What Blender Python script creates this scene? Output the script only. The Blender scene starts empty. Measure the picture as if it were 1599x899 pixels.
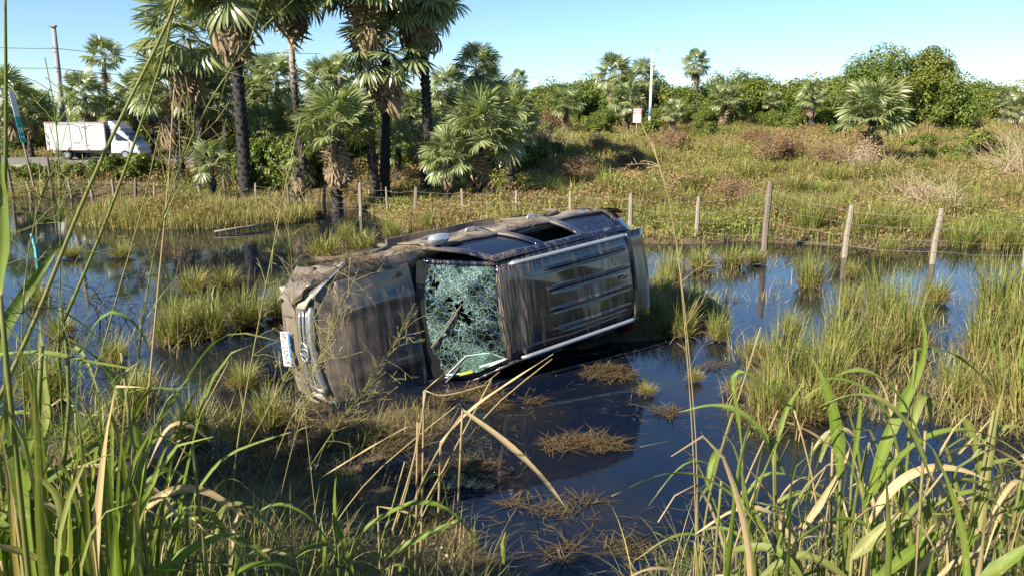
import bpy, math, random
import numpy as np
from mathutils import Matrix, Vector

# ------------------------------------------------------------------ camera, sky, sun, exposure
SC = bpy.context.scene
COL = SC.collection
FPX, CX, CY = 1185.0, 799.5, 449.5          # focal length and centre, in photo pixels
CAM_H, HOR = 3.1, 190.0                     # metres above the pond, horizon row
PITCH = math.atan((CY - HOR) / FPX)
cd = bpy.data.cameras.new('camera'); cam = bpy.data.objects.new('camera', cd); COL.objects.link(cam)
cam.location = (0, 0, CAM_H); cam.rotation_euler = (math.radians(90) - PITCH, 0, 0)
cd.sensor_width = 36; cd.lens = FPX / 1599 * 36; cd.clip_start = 0.05; cd.clip_end = 3000
SC.camera = cam
SUN_AZ = (-0.76, -0.65); SUN_EL = math.radians(33)
W = bpy.data.worlds.new('World'); SC.world = W; W.use_nodes = True
nt = W.node_tree; bg = nt.nodes['Background']
sky = nt.nodes.new('ShaderNodeTexSky'); sky.sky_type = 'NISHITA'; sky.sun_disc = False
sky.sun_elevation = SUN_EL; sky.sun_rotation = math.atan2(SUN_AZ[0], SUN_AZ[1])
sky.air_density = 1.0; sky.dust_density = 0.0; sky.ozone_density = 6.0
nt.links.new(sky.outputs[0], bg.inputs[0]); bg.inputs[1].default_value = 0.066
sl = bpy.data.lights.new('sun', 'SUN'); sun = bpy.data.objects.new('sun', sl); COL.objects.link(sun)
sl.energy = 5.0; sl.angle = math.radians(0.5); sl.color = (1.0, 0.90, 0.74)
sd = Vector((SUN_AZ[0] * math.cos(SUN_EL), SUN_AZ[1] * math.cos(SUN_EL), math.sin(SUN_EL)))
sun.rotation_euler = sd.to_track_quat('Z', 'Y').to_euler()
SC.view_settings.view_transform = 'Standard'; SC.view_settings.look = 'None'
SC.view_settings.exposure = 1.5; SC.view_settings.gamma = 1.0
SC.render.engine = 'CYCLES'
SC.cycles.use_denoising = True
SC.cycles.sample_clamp_indirect = 4.0; SC.cycles.caustics_reflective = False; SC.cycles.caustics_refractive = False
SC.cycles.max_bounces = 6; SC.cycles.transparent_max_bounces = 8

rng = np.random.default_rng(7); random.seed(7)

# ------------------------------------------------------------------ pixel -> place
FW = np.array([0, math.cos(PITCH), -math.sin(PITCH)]); UPV = np.array([0, math.sin(PITCH), math.cos(PITCH)])
def ray(u, v): return FW + (u - CX) / FPX * np.array([1., 0, 0]) + (CY - v) / FPX * UPV
def at_Y(u, v, Y):
    d = ray(u, v); return np.array([0, 0, CAM_H]) + d * (Y / d[1])
def at_z(u, v, z=0.0):
    d = ray(u, v); return np.array([0, 0, CAM_H]) + d * ((z - CAM_H) / d[2])

# ------------------------------------------------------------------ object helpers
def link(o, parent=None):
    COL.objects.link(o)
    if parent is not None: o.parent = parent
    return o
def tag(o, label, cat, group=None):
    o['label'] = label; o['category'] = cat
    if group: o['group'] = group
    return o
def empty(name, loc=(0, 0, 0), label=None, cat=None, group=None):
    o = bpy.data.objects.new(name, None); o.empty_display_size = .2; o.location = loc; COL.objects.link(o)
    if label: tag(o, label, cat, group)
    return o
def np_mesh(name, V, Q, mat=None, col=None, smooth=False):
    """V (n,3), Q (m,k) one polygon size, col (n,3) point colour."""
    me = bpy.data.meshes.new(name)
    V = np.ascontiguousarray(V, dtype=np.float32); Q = np.ascontiguousarray(Q, dtype=np.int32)
    m, k = Q.shape
    me.vertices.add(len(V)); me.vertices.foreach_set('co', V.ravel())
    me.loops.add(m * k); me.loops.foreach_set('vertex_index', Q.ravel())
    me.polygons.add(m); me.polygons.foreach_set('loop_start', np.arange(0, m * k, k, dtype=np.int32))
    if smooth: me.polygons.foreach_set('use_smooth', np.ones(m, dtype=bool))
    if col is not None:
        a = me.attributes.new('col', 'FLOAT_COLOR', 'POINT')
        c4 = np.ones((len(V), 4), dtype=np.float32); c4[:, :3] = col
        a.data.foreach_set('color', c4.ravel())
    me.update(calc_edges=True)
    if mat is not None: me.materials.append(mat)
    return me
class MB:
    """collects polygons of any size, builds one mesh object"""
    def __init__(s): s.v = []; s.f = []
    def add(s, V, F):
        o = len(s.v); s.v += [tuple(map(float, p)) for p in V]; s.f += [tuple(int(i) + o for i in f) for f in F]; return s
    def box(s, c, size, M=None, bev=0.0):
        hx, hy, hz = [a / 2 for a in size]
        V = np.array([(x, y, z) for x in (-hx, hx) for y in (-hy, hy) for z in (-hz, hz)])
        if M is not None: V = V @ np.array(M).T
        V = V + np.array(c)
        return s.add(V, [(0, 1, 3, 2), (4, 6, 7, 5), (0, 4, 5, 1), (2, 3, 7, 6), (0, 2, 6, 4), (1, 5, 7, 3)])
    def tube(s, P, R, n=8, cap=True):
        P = np.array(P, float); R = np.broadcast_to(np.array(R, float), (len(P),))
        T = np.gradient(P, axis=0); T /= np.linalg.norm(T, axis=1)[:, None] + 1e-9
        ref = np.array([0, 0, 1.]) if abs(T[0][2]) < .9 else np.array([1., 0, 0])
        V = []
        for p, t, r in zip(P, T, R):
            a = np.cross(t, ref); a /= np.linalg.norm(a) + 1e-9; b = np.cross(t, a)
            for k in range(n):
                w = 2 * math.pi * k / n; V.append(p + r * (math.cos(w) * a + math.sin(w) * b))
        F = [(i * n + k, i * n + (k + 1) % n, (i + 1) * n + (k + 1) % n, (i + 1) * n + k) for i in range(len(P) - 1) for k in range(n)]
        if cap: F += [tuple(range(n - 1, -1, -1)), tuple((len(P) - 1) * n + k for k in range(n))]
        return s.add(V, F)
    def grid(s, fn, us, vs, keep=None):
        V = [fn(u, v) for u in us for v in vs]; nv = len(vs)
        F = [(i * nv + j, (i + 1) * nv + j, (i + 1) * nv + j + 1, i * nv + j + 1) for i in range(len(us) - 1) for j in range(nv - 1)
             if keep is None or keep((us[i] + us[i + 1]) / 2, (vs[j] + vs[j + 1]) / 2)]
        return s.add(V, F)
    def mesh(s, name, mat, smooth=False):
        me = bpy.data.meshes.new(name); me.from_pydata(s.v, [], s.f); me.update()
        if smooth:
            for p in me.polygons: p.use_smooth = True
        if mat is not None: me.materials.append(mat)
        return me
    def build(s, name, mat, parent=None, smooth=False):
        return link(bpy.data.objects.new(name, s.mesh(name, mat, smooth)), parent)
def bevel(o, w=.01, seg=2):
    m = o.modifiers.new('bevel', 'BEVEL'); m.width = w; m.segments = seg; m.limit_method = 'ANGLE'; return o
def solid(o, t=.008, off=-1):
    m = o.modifiers.new('solid', 'SOLIDIFY'); m.thickness = t; m.offset = off; return o

# ------------------------------------------------------------------ materials
def new_mat(name):
    m = bpy.data.materials.new(name); m.use_nodes = True
    n = m.node_tree.nodes; b = n['Principled BSDF']; return m, m.node_tree, b
def N(t, typ, **kw):
    n = t.nodes.new(typ)
    for k, v in kw.items(): setattr(n, k, v)
    return n
def mix_col(t, fac, a, b, blend='MIX'):
    n = N(t, 'ShaderNodeMix', data_type='RGBA', blend_type=blend)
    for sock, val in ((n.inputs[0], fac), (n.inputs[6], a), (n.inputs[7], b)):
        if isinstance(val, (int, float)): sock.default_value = val
        elif isinstance(val, tuple): sock.default_value = (*val, 1)
        else: t.links.new(val, sock)
    return n.outputs[2]
def math_n(t, op, a, b=0.0, clamp=False):
    n = N(t, 'ShaderNodeMath', operation=op, use_clamp=clamp)
    for sock, val in ((n.inputs[0], a), (n.inputs[1], b)):
        if isinstance(val, (int, float)): sock.default_value = val
        else: t.links.new(val, sock)
    return n.outputs[0]
def noise(t, vec, scale, detail=4, rough=.6, dist=0.0):
    n = N(t, 'ShaderNodeTexNoise'); n.inputs['Scale'].default_value = scale; n.inputs['Detail'].default_value = detail
    n.inputs['Roughness'].default_value = rough; n.inputs['Distortion'].default_value = dist
    if vec is not None: t.links.new(vec, n.inputs['Vector'])
    return n.outputs['Fac']
def step(t, val, a, b):
    n = N(t, 'ShaderNodeMapRange', interpolation_type='SMOOTHSTEP'); t.links.new(val, n.inputs[0])
    n.inputs[1].default_value = a; n.inputs[2].default_value = b; return n.outputs[0]
def obj_vec(t, scale=(1, 1, 1)):
    tc = N(t, 'ShaderNodeTexCoord'); mp = N(t, 'ShaderNodeMapping'); mp.inputs['Scale'].default_value = scale
    t.links.new(tc.outputs['Object'], mp.inputs[0]); return mp.outputs[0]
def bump(t, b, h, strength, dist=.02):
    n = N(t, 'ShaderNodeBump'); n.inputs['Strength'].default_value = strength; n.inputs['Distance'].default_value = dist
    t.links.new(h, n.inputs['Height']); t.links.new(n.outputs[0], b.inputs['Normal'])
def simple(name, col, rough=.6, metal=0.0, spec=.5, nz=0.25, scale=8.0, bmp=0.0):
    m, t, b = new_mat(name); b.inputs['Roughness'].default_value = rough; b.inputs['Metallic'].default_value = metal
    b.inputs['Specular IOR Level'].default_value = spec
    v = obj_vec(t); f = noise(t, v, scale, 5)
    t.links.new(mix_col(t, f, tuple(c * (1 - nz) for c in col), tuple(min(1, c * (1 + nz)) for c in col)), b.inputs['Base Color'])
    if bmp: bump(t, b, f, bmp)
    return m
def foliage(name, green, dry, trans=.35, rough=.55, tip=None, spec=.3, veins=False):
    """col.r dryness, col.g brightness, col.b position along the blade"""
    m, t, b = new_mat(name)
    at = N(t, 'ShaderNodeAttribute', attribute_name='col'); sp = N(t, 'ShaderNodeSeparateColor'); t.links.new(at.outputs['Color'], sp.inputs[0])
    dryf = sp.outputs[0]
    if veins:
        P = obj_vec(t); sn = math_n(t, 'MULTIPLY', math_n(t, 'SINE', math_n(t, 'MULTIPLY', sp.outputs[2], 70.0)), .5)
        dryf = math_n(t, 'ADD', dryf, math_n(t, 'MULTIPLY', step(t, noise(t, P, 22, 5, .7), .56, .72), .55), True)
    c = mix_col(t, dryf, green, dry)
    if veins: c = mix_col(t, math_n(t, 'ADD', math_n(t, 'MULTIPLY', noise(t, P, 90, 3), .25), math_n(t, 'MULTIPLY', sn, .12), True), c, (.02, .02, .008))
    br = math_n(t, 'MULTIPLY_ADD', sp.outputs[1], 1.0); t.nodes[-1].inputs[2].default_value = 0.5
    cc = N(t, 'ShaderNodeCombineColor')
    for i in range(3): t.links.new(br, cc.inputs[i])
    c = mix_col(t, 1.0, c, cc.outputs[0], 'MULTIPLY')
    b.inputs['Roughness'].default_value = rough; b.inputs['Specular IOR Level'].default_value = spec
    t.links.new(c, b.inputs['Base Color'])
    tr = N(t, 'ShaderNodeBsdfTranslucent'); t.links.new(mix_col(t, 1.0, c, (1.0, 1.1, .55), 'MULTIPLY'), tr.inputs[0])
    ms = N(t, 'ShaderNodeMixShader'); ms.inputs[0].default_value = trans
    t.links.new(b.outputs[0], ms.inputs[1]); t.links.new(tr.outputs[0], ms.inputs[2])
    t.links.new(ms.outputs[0], t.nodes['Material Output'].inputs[0])
    return m

M_GRASS = foliage('grass_blades', (.14, .195, .03), (.37, .285, .125))
M_REED = foliage('reed_leaves', (.105, .165, .018), (.38, .29, .155), trans=.34, rough=.52, spec=.3, veins=True)
M_WEED = foliage('meadow_weeds', (.225, .22, .055), (.28, .18, .09), trans=.34)
M_STRAW = foliage('straw', (.14, .13, .045), (.19, .125, .07), trans=.12, rough=.8, spec=.1)
M_PALM = foliage('palm_fronds', (.165, .225, .095), (.30, .28, .12), trans=.34, rough=.36, spec=.7)
M_DEADF = foliage('dead_fronds', (.20, .15, .095), (.34, .26, .17), trans=.15, rough=.8, spec=.1)
M_LEAF = foliage('tree_leaves', (.10, .16, .026), (.21, .205, .040), trans=.3, rough=.5, spec=.35)

def trunk_mat():
    m, t, b = new_mat('palm_trunk')
    tc = N(t, 'ShaderNodeTexCoord'); sp = N(t, 'ShaderNodeSeparateXYZ'); t.links.new(tc.outputs['Object'], sp.inputs[0])
    n1 = noise(t, tc.outputs['Object'], 3.0, 5); n2 = noise(t, tc.outputs['Object'], 25, 4)
    z = math_n(t, 'ADD', sp.outputs[2], math_n(t, 'MULTIPLY', n1, 1.6))
    f = step(t, z, 4.6, 5.8)
    lo = mix_col(t, n2, (.012, .011, .010), (.055, .047, .04)); hi = mix_col(t, n2, (.20, .175, .145), (.36, .325, .28))
    t.links.new(mix_col(t, f, lo, hi), b.inputs['Base Color']); b.inputs['Roughness'].default_value = .85
    bump(t, b, n2, .6, .03); return m
M_TRUNK = trunk_mat(); M_CHAR = simple('charred_trunk', (.022, .019, .017), .9, nz=.6, scale=18, bmp=.7)
M_BARK = simple('bark', (.10, .075, .055), .9, bmp=.6, scale=14)
M_POST = simple('weathered_wood', (.22, .185, .145), .9, nz=.45, scale=20, bmp=.5)
M_POSTD = simple('dark_weathered_wood', (.14, .115, .09), .9, nz=.45, scale=20, bmp=.5)
M_WIRE = simple('fence_wire', (.26, .24, .21), .6, .3)
M_CABLE = simple('power_cable', (.03, .03, .03), .6)
M_CONC = simple('concrete', (.22, .21, .21), .85, nz=.2, scale=5, bmp=.2)

def ground_mat():
    m, t, b = new_mat('soil')
    tc = N(t, 'ShaderNodeTexCoord'); P = tc.outputs['Object']
    n1 = noise(t, P, .35, 4); n2 = noise(t, P, 5, 6); n3 = noise(t, P, 30, 4)
    soil = mix_col(t, n2, (.050, .036, .022), (.13, .095, .058))
    veg = mix_col(t, n3, (.06, .07, .022), (.14, .12, .045))
    sp = N(t, 'ShaderNodeSeparateXYZ'); t.links.new(P, sp.inputs[0])
    dry = step(t, math_n(t, 'ADD', sp.outputs[2], math_n(t, 'MULTIPLY', n2, .25)), .1, .5)
    f = math_n(t, 'MULTIPLY', step(t, math_n(t, 'ADD', n1, math_n(t, 'MULTIPLY', n2, .4)), .5, .8), dry)
    t.links.new(mix_col(t, f, soil, veg), b.inputs['Base Color']); b.inputs['Roughness'].default_value = .95
    b.inputs['Specular IOR Level'].default_value = .2
    bump(t, b, n2, .7, .08); return m
M_GROUND = ground_mat()
def water_mat():
    m, t, b = new_mat('pond_water')
    tc = N(t, 'ShaderNodeTexCoord'); P = tc.outputs['Object']
    n1 = noise(t, P, .5, 4); n2 = noise(t, P, 2.2, 3); n3 = noise(t, P, 9, 3)
    t.links.new(mix_col(t, step(t, n1, .4, .65), (.003, .006, .016), (.013, .012, .012)), b.inputs['Base Color'])
    b.inputs['IOR'].default_value = 1.42
    t.links.new(mix_col(t, step(t, n1, .55, .75), (.015,) * 3, (.05,) * 3), b.inputs['Roughness'])
    bump(t, b, math_n(t, 'ADD', n2, math_n(t, 'MULTIPLY', n3, .25)), .05, .03)
    return m
M_WATER = water_mat()

# ------------------------------------------------------------------ ribbons and blades
def ribbons(P, Wd, side, dry, bri, vfold=None):
    """P (n,k,3) centre lines, Wd (n,k) half widths, side (n,k,3). returns V,Q,col"""
    n, k, _ = P.shape
    V = np.stack([P - side * Wd[..., None], P + side * Wd[..., None]], 2).reshape(-1, 3)
    base = (np.arange(n) * k * 2)[:, None] + (np.arange(k - 1) * 2)[None, :]
    Q = np.stack([base, base + 1, base + 3, base + 2], -1).reshape(-1, 4)
    dry = np.broadcast_to(np.asarray(dry, float).reshape(n, -1), (n, k)); bri = np.broadcast_to(np.asarray(bri, float).reshape(n, -1), (n, k))
    along = np.broadcast_to(np.linspace(0, 1, k), (n, k))
    C = np.repeat(np.stack([dry, bri, along], -1)[:, :, None, :], 2, 2).reshape(-1, 3)
    return V, Q, C
def blades(base, az, tilt, bend, length, width, segs, dry, bri, flop=1.6, twist=.5):
    base = np.asarray(base, float); n = len(base); k = segs + 1
    t = np.linspace(0, 1, k)[None, :]
    ang = tilt[:, None] + bend[:, None] * t ** flop
    st = (length / segs)[:, None]
    dx = np.sin(ang) * st; dz = np.cos(ang) * st
    r = np.concatenate([np.zeros((n, 1)), np.cumsum(dx[:, :-1], 1)], 1); z = np.concatenate([np.zeros((n, 1)), np.cumsum(dz[:, :-1], 1)], 1)
    P = np.empty((n, k, 3)); P[..., 0] = base[:, 0, None] + r * np.cos(az)[:, None]; P[..., 1] = base[:, 1, None] + r * np.sin(az)[:, None]; P[..., 2] = base[:, 2, None] + z
    tw = (rng.random(n) - .5) * twist * 2
    sa = az + math.pi / 2 + tw
    side = np.stack([np.cos(sa), np.sin(sa), np.zeros(n)], -1)[:, None, :].repeat(k, 1)
    prof = np.clip(np.minimum(.55 + 1.6 * t, 1.0) * (1 - t ** 2.2) + .06, 0, 1)
    return ribbons(P, (width / 2)[:, None] * prof, side, dry, bri)
def joinVQ(parts):
    V, Q, C = [], [], []; o = 0
    for v, q, c in parts:
        V.append(v); Q.append(q + o); C.append(c); o += len(v)
    return np.concatenate(V), np.concatenate(Q), np.concatenate(C)
def vnoise(x, y, s, seed=0):
    """smooth value noise 0..1"""
    x = np.asarray(x) / s + 1000 + seed * 17.3; y = np.asarray(y) / s + 1000 + seed * 9.1
    xi, yi = np.floor(x).astype(int), np.floor(y).astype(int); xf, yf = x - xi, y - yi
    xf = xf * xf * (3 - 2 * xf); yf = yf * yf * (3 - 2 * yf)
    def h(a, b):
        k = (a * 73856093) ^ (b * 19349663) ^ (seed * 83492791); k = (k ^ (k >> 13)) * 1274126177 & 0x7fffffff
        return (k % 10007) / 10007.
    return (h(xi, yi) * (1 - xf) + h(xi + 1, yi) * xf) * (1 - yf) + (h(xi, yi + 1) * (1 - xf) + h(xi + 1, yi + 1) * xf) * yf
def sst(a, b, x):
    t = np.clip((x - a) / float(b - a), 0, 1); return t * t * (3 - 2 * t)

# ------------------------------------------------------------------ terrain
BX = [-60, -8, -5, -3, -1.5, -.6, 0, .6, 1.4, 2.4, 4, 6, 10, 60]
BY = [7.5, 7.0, 6.9, 6.9, 6.5, 5.7, 5.0, 4.6, 4.6, 5.0, 6.0, 6.8, 7.2, 7.5]
SX = [-200, -14, -7, -4.6, -3, 0, 3, 8, 14, 200]
SY = [31.8, 31.8, 29.5, 25, 20.6, 19.6, 19.4, 19.1, 18.6, 18]
TUSS_BUMP = []                                # (x, y, r, h) mud under the tussocks
def terrain(x, y):
    x = np.asarray(x, float); y = np.asarray(y, float)
    yb = np.interp(x, BX, BY) + (vnoise(x, y, .7, 3) - .5) * .5
    ys = np.interp(x, SX, SY) + (vnoise(x, y, 1.6, 4) - .5) * 1.6
    d = yb - y
    bank = .06 * np.clip(d, 0, 1) + 1.38 * np.clip((d - .7) / np.maximum(yb - 1.9, .5), 0, 1) - .4 * np.clip(-d / .9, 0, 1)
    far = -.4 + .58 * sst(-.9, 1.0, y - ys)
    right = 2.75 * np.clip((y - 21) / 45, 0, 1) ** 1.1
    left = .76 * sst(32.6, 35.8, y) + 1.2 * sst(49, 75, y)
    wl = sst(-9, 2, x)
    far = far + (right * wl + left * (1 - wl)) * sst(-.5, 1.5, y - ys)
    z = np.maximum(bank, far)
    e = ((x + 10.3) / 3.7) ** 2 + ((y - 24.4) / 2.2) ** 2
    z = np.maximum(z, -.4 + .85 * np.exp(-e * .8))
    for bx, by, r, h in TUSS_BUMP:
        q = ((x - bx) ** 2 + (y - by) ** 2) / (r * r)
        z = np.maximum(z, -.4 + (h + .4) * np.exp(-q ** 1.5 * .7))
    rel = sst(.02, .4, z) * (1 - (1 - wl) * sst(34, 36, y) * sst(50, 48, y) * .85)
    z = z + rel * ((vnoise(x, y, 2.3, 1) - .5) * .32 * sst(15, 22, y) + (vnoise(x, y, .6, 2) - .5) * .08)
    return z
def tz(x, y): return float(terrain(np.array([x]), np.array([y]))[0])
def ground_at(u, v):
    """where the pixel's ray meets the terrain"""
    d = ray(u, v); s = np.linspace(2, 160, 3000) / d[1]
    P = np.array([0, 0, CAM_H])[None] + d[None] * s[:, None]
    g = np.maximum(terrain(P[:, 0], P[:, 1]), 0); k = np.argmax(P[:, 2] <= g)
    return np.array([P[k, 0], P[k, 1], g[k]])

# tussock list: base pixel, height px, width px, dryness, group key
TUSS = [(1265, 447, 68, 62, .35, 'a'), (1062, 522, 66, 72, .42, 'b'), (1122, 528, 50, 54, .45, 'b'),
        (1222, 600, 120, 110, .32, 'c'), (1285, 615, 130, 120, .38, 'c'), (1195, 640, 95, 90, .45, 'c'), (1310, 560, 120, 90, .3, 'c'), (1255, 650, 80, 110, .6, 'c'),
        (1380, 500, 100, 90, .3, 'd'), (1415, 540, 130, 100, .38, 'd'), (1365, 560, 100, 80, .5, 'd'),
        (1560, 490, 110, 110, .3, 'e'), (1600, 560, 170, 130, .4, 'e'), (1535, 560, 110, 90, .45, 'e'), (1590, 650, 180, 140, .5, 'e'), (1500, 620, 90, 100, .6, 'e'),
        (1050, 432, 50, 60, .4, 'f'), (1095, 420, 45, 60, .6, 'f'), (1145, 415, 40, 60, .7, 'f'), (1030, 470, 70, 50, .5, 'f'), (1180, 410, 30, 40, .7, 'f'),
        (268, 532, 88, 78, .35, 'g'), (325, 522, 84, 90, .45, 'g'), (385, 506, 72, 84, .35, 'g'), (432, 492, 62, 56, .4, 'g'), (296, 505, 60, 70, .55, 'g'), (300, 452, 46, 64, .7, 'h'), (350, 445, 40, 56, .75, 'h'),
        (612, 372, 42, 44, .4, 'i'), (668, 366, 40, 44, .45, 'i'), (565, 392, 40, 60, .6, 'i'), (505, 400, 44, 70, .6, 'i'), (715, 355, 30, 40, .5, 'i'), (540, 372, 36, 40, .5, 'i'),
        (1385, 400, 40, 44, .4, 'j'), (1330, 430, 30, 34, .5, 'j'), (200, 640, 90, 80, .4, 'k'), (70, 620, 110, 110, .35, 'k'), (420, 660, 80, 80, .55, 'k'), (300, 690, 110, 90, .4, 'k'), (150, 720, 110, 100, .35, 'k'),
        (1085, 592, 24, 34, .65, 'l'), (1180, 556, 40, 52, .5, 'l'), (1150, 612, 32, 54, .65, 'l'), (1010, 612, 20, 40, .7, 'l'), (1235, 520, 46, 50, .4, 'l'), (1460, 470, 50, 60, .5, 'l'), (1330, 480, 50, 54, .5, 'l'), (95, 520, 40, 60, .6, 'm'), (60, 470, 40, 50, .6, 'm'), (180, 562, 50, 56, .5, 'm'), (225, 612, 54, 60, .5, 'm'), (190, 400, 26, 50, .7, 'm'), (110, 400, 22, 50, .7, 'm'), (380, 600, 46, 70, .6, 'k')]
TPOS = []
for (u, v, h, w, dr, g) in TUSS:
    p = at_z(u, v, 0.03); sc = p[1] / FPX; TPOS.append((p[0], p[1], h * sc, w * sc, dr, g)); TUSS_BUMP.append((p[0], p[1] + .1 * w * sc, .34 * w * sc, .05 + .06 * w * sc))
# mud shelves the car lies on
for (u, v, r, h) in [(560, 690, .9, .05), (640, 660, .8, .06), (780, 625, .6, -.02), (930, 590, .5, -.02), (905, 690, .4, -.03), (480, 640, .6, .03)]:
    p = at_z(u, v); TUSS_BUMP.append((p[0], p[1], r, h))
for (x, y, r, h) in [(.9, 10.6, .8, .05), (-1.2, 9.3, .8, -.02), (1.6, 11.8, 1.3, .35), (2.6, 12.2, 1.0, .3)]: TUSS_BUMP.append((x, y, r, h))

def axis(lim_lo, lim_hi, dense_lo, dense_hi, nd, ns):
    a = np.linspace(dense_lo, dense_hi, nd); t = np.linspace(0, 1, ns + 1)[1:] ** 2.2
    return np.concatenate([(dense_lo - t * (dense_lo - lim_lo))[::-1], a, dense_hi + t * (lim_hi - dense_hi)])
xs = axis(-900, 900, -14, 14, 150, 55); ys_ = axis(-300, 1600, 1, 26, 150, 70)
gx, gy = np.meshgrid(xs, ys_, indexing='ij'); gz = terrain(gx.ravel(), gy.ravel())
ny = len(ys_); ii, jj = np.meshgrid(np.arange(len(xs) - 1), np.arange(ny - 1), indexing='ij')
b0 = (ii * ny + jj).ravel()
g = link(bpy.data.objects.new('ground', np_mesh('ground', np.stack([gx.ravel(), gy.ravel(), gz], 1), np.stack([b0, b0 + ny, b0 + ny + 1, b0 + 1], 1), M_GROUND, smooth=True)))
g['kind'] = 'structure'
wv = MB().add([(-120, 2, 0), (120, 2, 0), (120, 34, 0), (-120, 34, 0)], [(0, 1, 2, 3)]).build('pond', M_WATER); wv['kind'] = 'structure'
# road on the low embankment at the left
def road():
    m, t, b = new_mat('asphalt'); n2 = noise(t, obj_vec(t), 6, 5)
    t.links.new(mix_col(t, n2, (.10, .095, .085), (.17, .16, .145)), b.inputs['Base Color']); b.inputs['Roughness'].default_value = .9
    us = np.linspace(-70, -5, 80)
    mb = MB().grid(lambda x, y: (x, y, 1.02), us, np.linspace(37.5, 46.0, 6)); o = mb.build('road', m); o['kind'] = 'structure'
    mb = MB().grid(lambda x, y: (x, y, .80 if y < 36.9 else 1.025), us, [36.6, 37.2, 37.6])
    o2 = mb.build('road_shoulder', simple('gravel_shoulder', (.30, .26, .20), .95)); o2['kind'] = 'structure'
road()
# ==SPLIT==

# ------------------------------------------------------------------ the overturned car
def paint_mat(name, hood=0.0, side_lo=.66, side_k=1.0, roof=1.0):
    m, t, b = new_mat(name)
    tc = N(t, 'ShaderNodeTexCoord'); P = tc.outputs['Object']
    sp = N(t, 'ShaderNodeSeparateXYZ'); t.links.new(P, sp.inputs[0])
    streak = noise(t, obj_vec(t, (6.5, .35, 4)), 2.2, 6, .7); fine = noise(t, obj_vec(t, (28, 1.2, 20)), 2.0, 5, .7)
    patch = noise(t, P, 3.2, 6, .65, .6); speck = noise(t, P, 40, 4, .7)
    front = step(t, math_n(t, 'ADD', sp.outputs[0], math_n(t, 'MULTIPLY', streak, .8)), -.80, .2)  # hood dust; its rearward fade also paints the sunlit front and dark rear
    side = step(t, math_n(t, 'MULTIPLY', sp.outputs[1], -1.0), side_lo, .90)
    a = math_n(t, 'MULTIPLY', step(t, streak, .50, .60), math_n(t, 'ADD', math_n(t, 'MULTIPLY', step(t, fine, .35, .7), .8), .04))
    a = math_n(t, 'MULTIPLY', a, 1.0)
    fr = math_n(t, 'MULTIPLY', front, math_n(t, 'ADD', math_n(t, 'MULTIPLY', step(t, fine, .30, .62), .5), math_n(t, 'MULTIPLY', step(t, streak, .30, .58), .55)))
    fr = math_n(t, 'MULTIPLY', fr, math_n(t, 'ADD', math_n(t, 'MULTIPLY', step(t, patch, .3, .65), .6), .5))
    sd_ = math_n(t, 'MULTIPLY', side, step(t, math_n(t, 'ADD', patch, math_n(t, 'MULTIPLY', speck, .25)), .42, .66))
    sd_ = math_n(t, 'MULTIPLY', sd_, side_k)
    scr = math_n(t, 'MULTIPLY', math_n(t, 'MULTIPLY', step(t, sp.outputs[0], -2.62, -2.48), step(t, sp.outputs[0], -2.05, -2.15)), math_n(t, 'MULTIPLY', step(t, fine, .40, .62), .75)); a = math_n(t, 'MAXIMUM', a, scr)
    fr = math_n(t, 'MAXIMUM', fr, math_n(t, 'MULTIPLY', step(t, sp.outputs[0], -.55, -.12), math_n(t, 'ADD', math_n(t, 'MULTIPLY', patch, .5), .45)))
    d = math_n(t, 'MAXIMUM', math_n(t, 'MAXIMUM', a, fr), sd_)
    d = math_n(t, 'ADD', d, math_n(t, 'MULTIPLY', step(t, speck, .58, .75), .22), True)
    dust = mix_col(t, patch, (.11, .087, .064), (.26, .208, .154))
    t.links.new(mix_col(t, d, (.006, .010, .026), dust), b.inputs['Base Color'])
    t.links.new(math_n(t, 'ADD', math_n(t, 'MULTIPLY', d, .7), .12, True), b.inputs['Roughness'])
    t.links.new(math_n(t, 'MULTIPLY', math_n(t, 'SUBTRACT', 1.0, d, True), .12), b.inputs['Metallic'])
    t.links.new(math_n(t, 'SUBTRACT', 1.0, d, True), b.inputs['Coat Weight']); b.inputs['Coat Roughness'].default_value = .05
    bump(t, b, math_n(t, 'ADD', d, math_n(t, 'MULTIPLY', speck, .3)), .25, .006)
    return m
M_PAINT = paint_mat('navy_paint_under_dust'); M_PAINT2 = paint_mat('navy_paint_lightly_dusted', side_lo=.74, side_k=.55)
M_CHROME = simple('dull_chrome', (.62, .63, .65), .28, .85, nz=.25, scale=12)
M_MIRCAP = simple('chrome_mirror_cap', (.55, .58, .63), .28, .7, nz=.15, scale=9)
M_RAIL = simple('silver_rail', (.42, .43, .46), .38, .6, nz=.2, scale=10)
M_BLACK = simple('black_plastic', (.014, .013, .013), .55, nz=.4, scale=14)
M_MUDPL = simple('muddy_plastic', (.11, .093, .074), .85, nz=.4, scale=9, bmp=.3)
M_RUBBER = simple('tyre_rubber', (.02, .019, .018), .85, nz=.4)
M_RIM = simple('alloy_rim', (.30, .30, .31), .4, .7)
M_INT = simple('dark_cabin_trim', (.018, .017, .017), .8)
M_SEAT = simple('seat_fabric', (.06, .055, .05), .9)
M_LENS = simple('dusty_lens', (.27, .245, .21), .55, .1, nz=.25, scale=7)
M_RED = simple('red_lens', (.30, .012, .012), .25)
def glass_dark():
    m, t, b = new_mat('tinted_glass'); b.inputs['IOR'].default_value = 1.9; b.inputs['Base Color'].default_value = (.008, .010, .013, 1); b.inputs['Roughness'].default_value = .06
    n_ = noise(t, obj_vec(t, (5, 2, 5)), 3, 5); t.links.new(mix_col(t, step(t, n_, .62, .8), (.010, .016, .035), (.17, .15, .12)), b.inputs['Base Color'])
    t.links.new(math_n(t, 'ADD', math_n(t, 'MULTIPLY', step(t, n_, .6, .8), .6), .05), b.inputs['Roughness']); return m
M_TINT = glass_dark()
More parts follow.
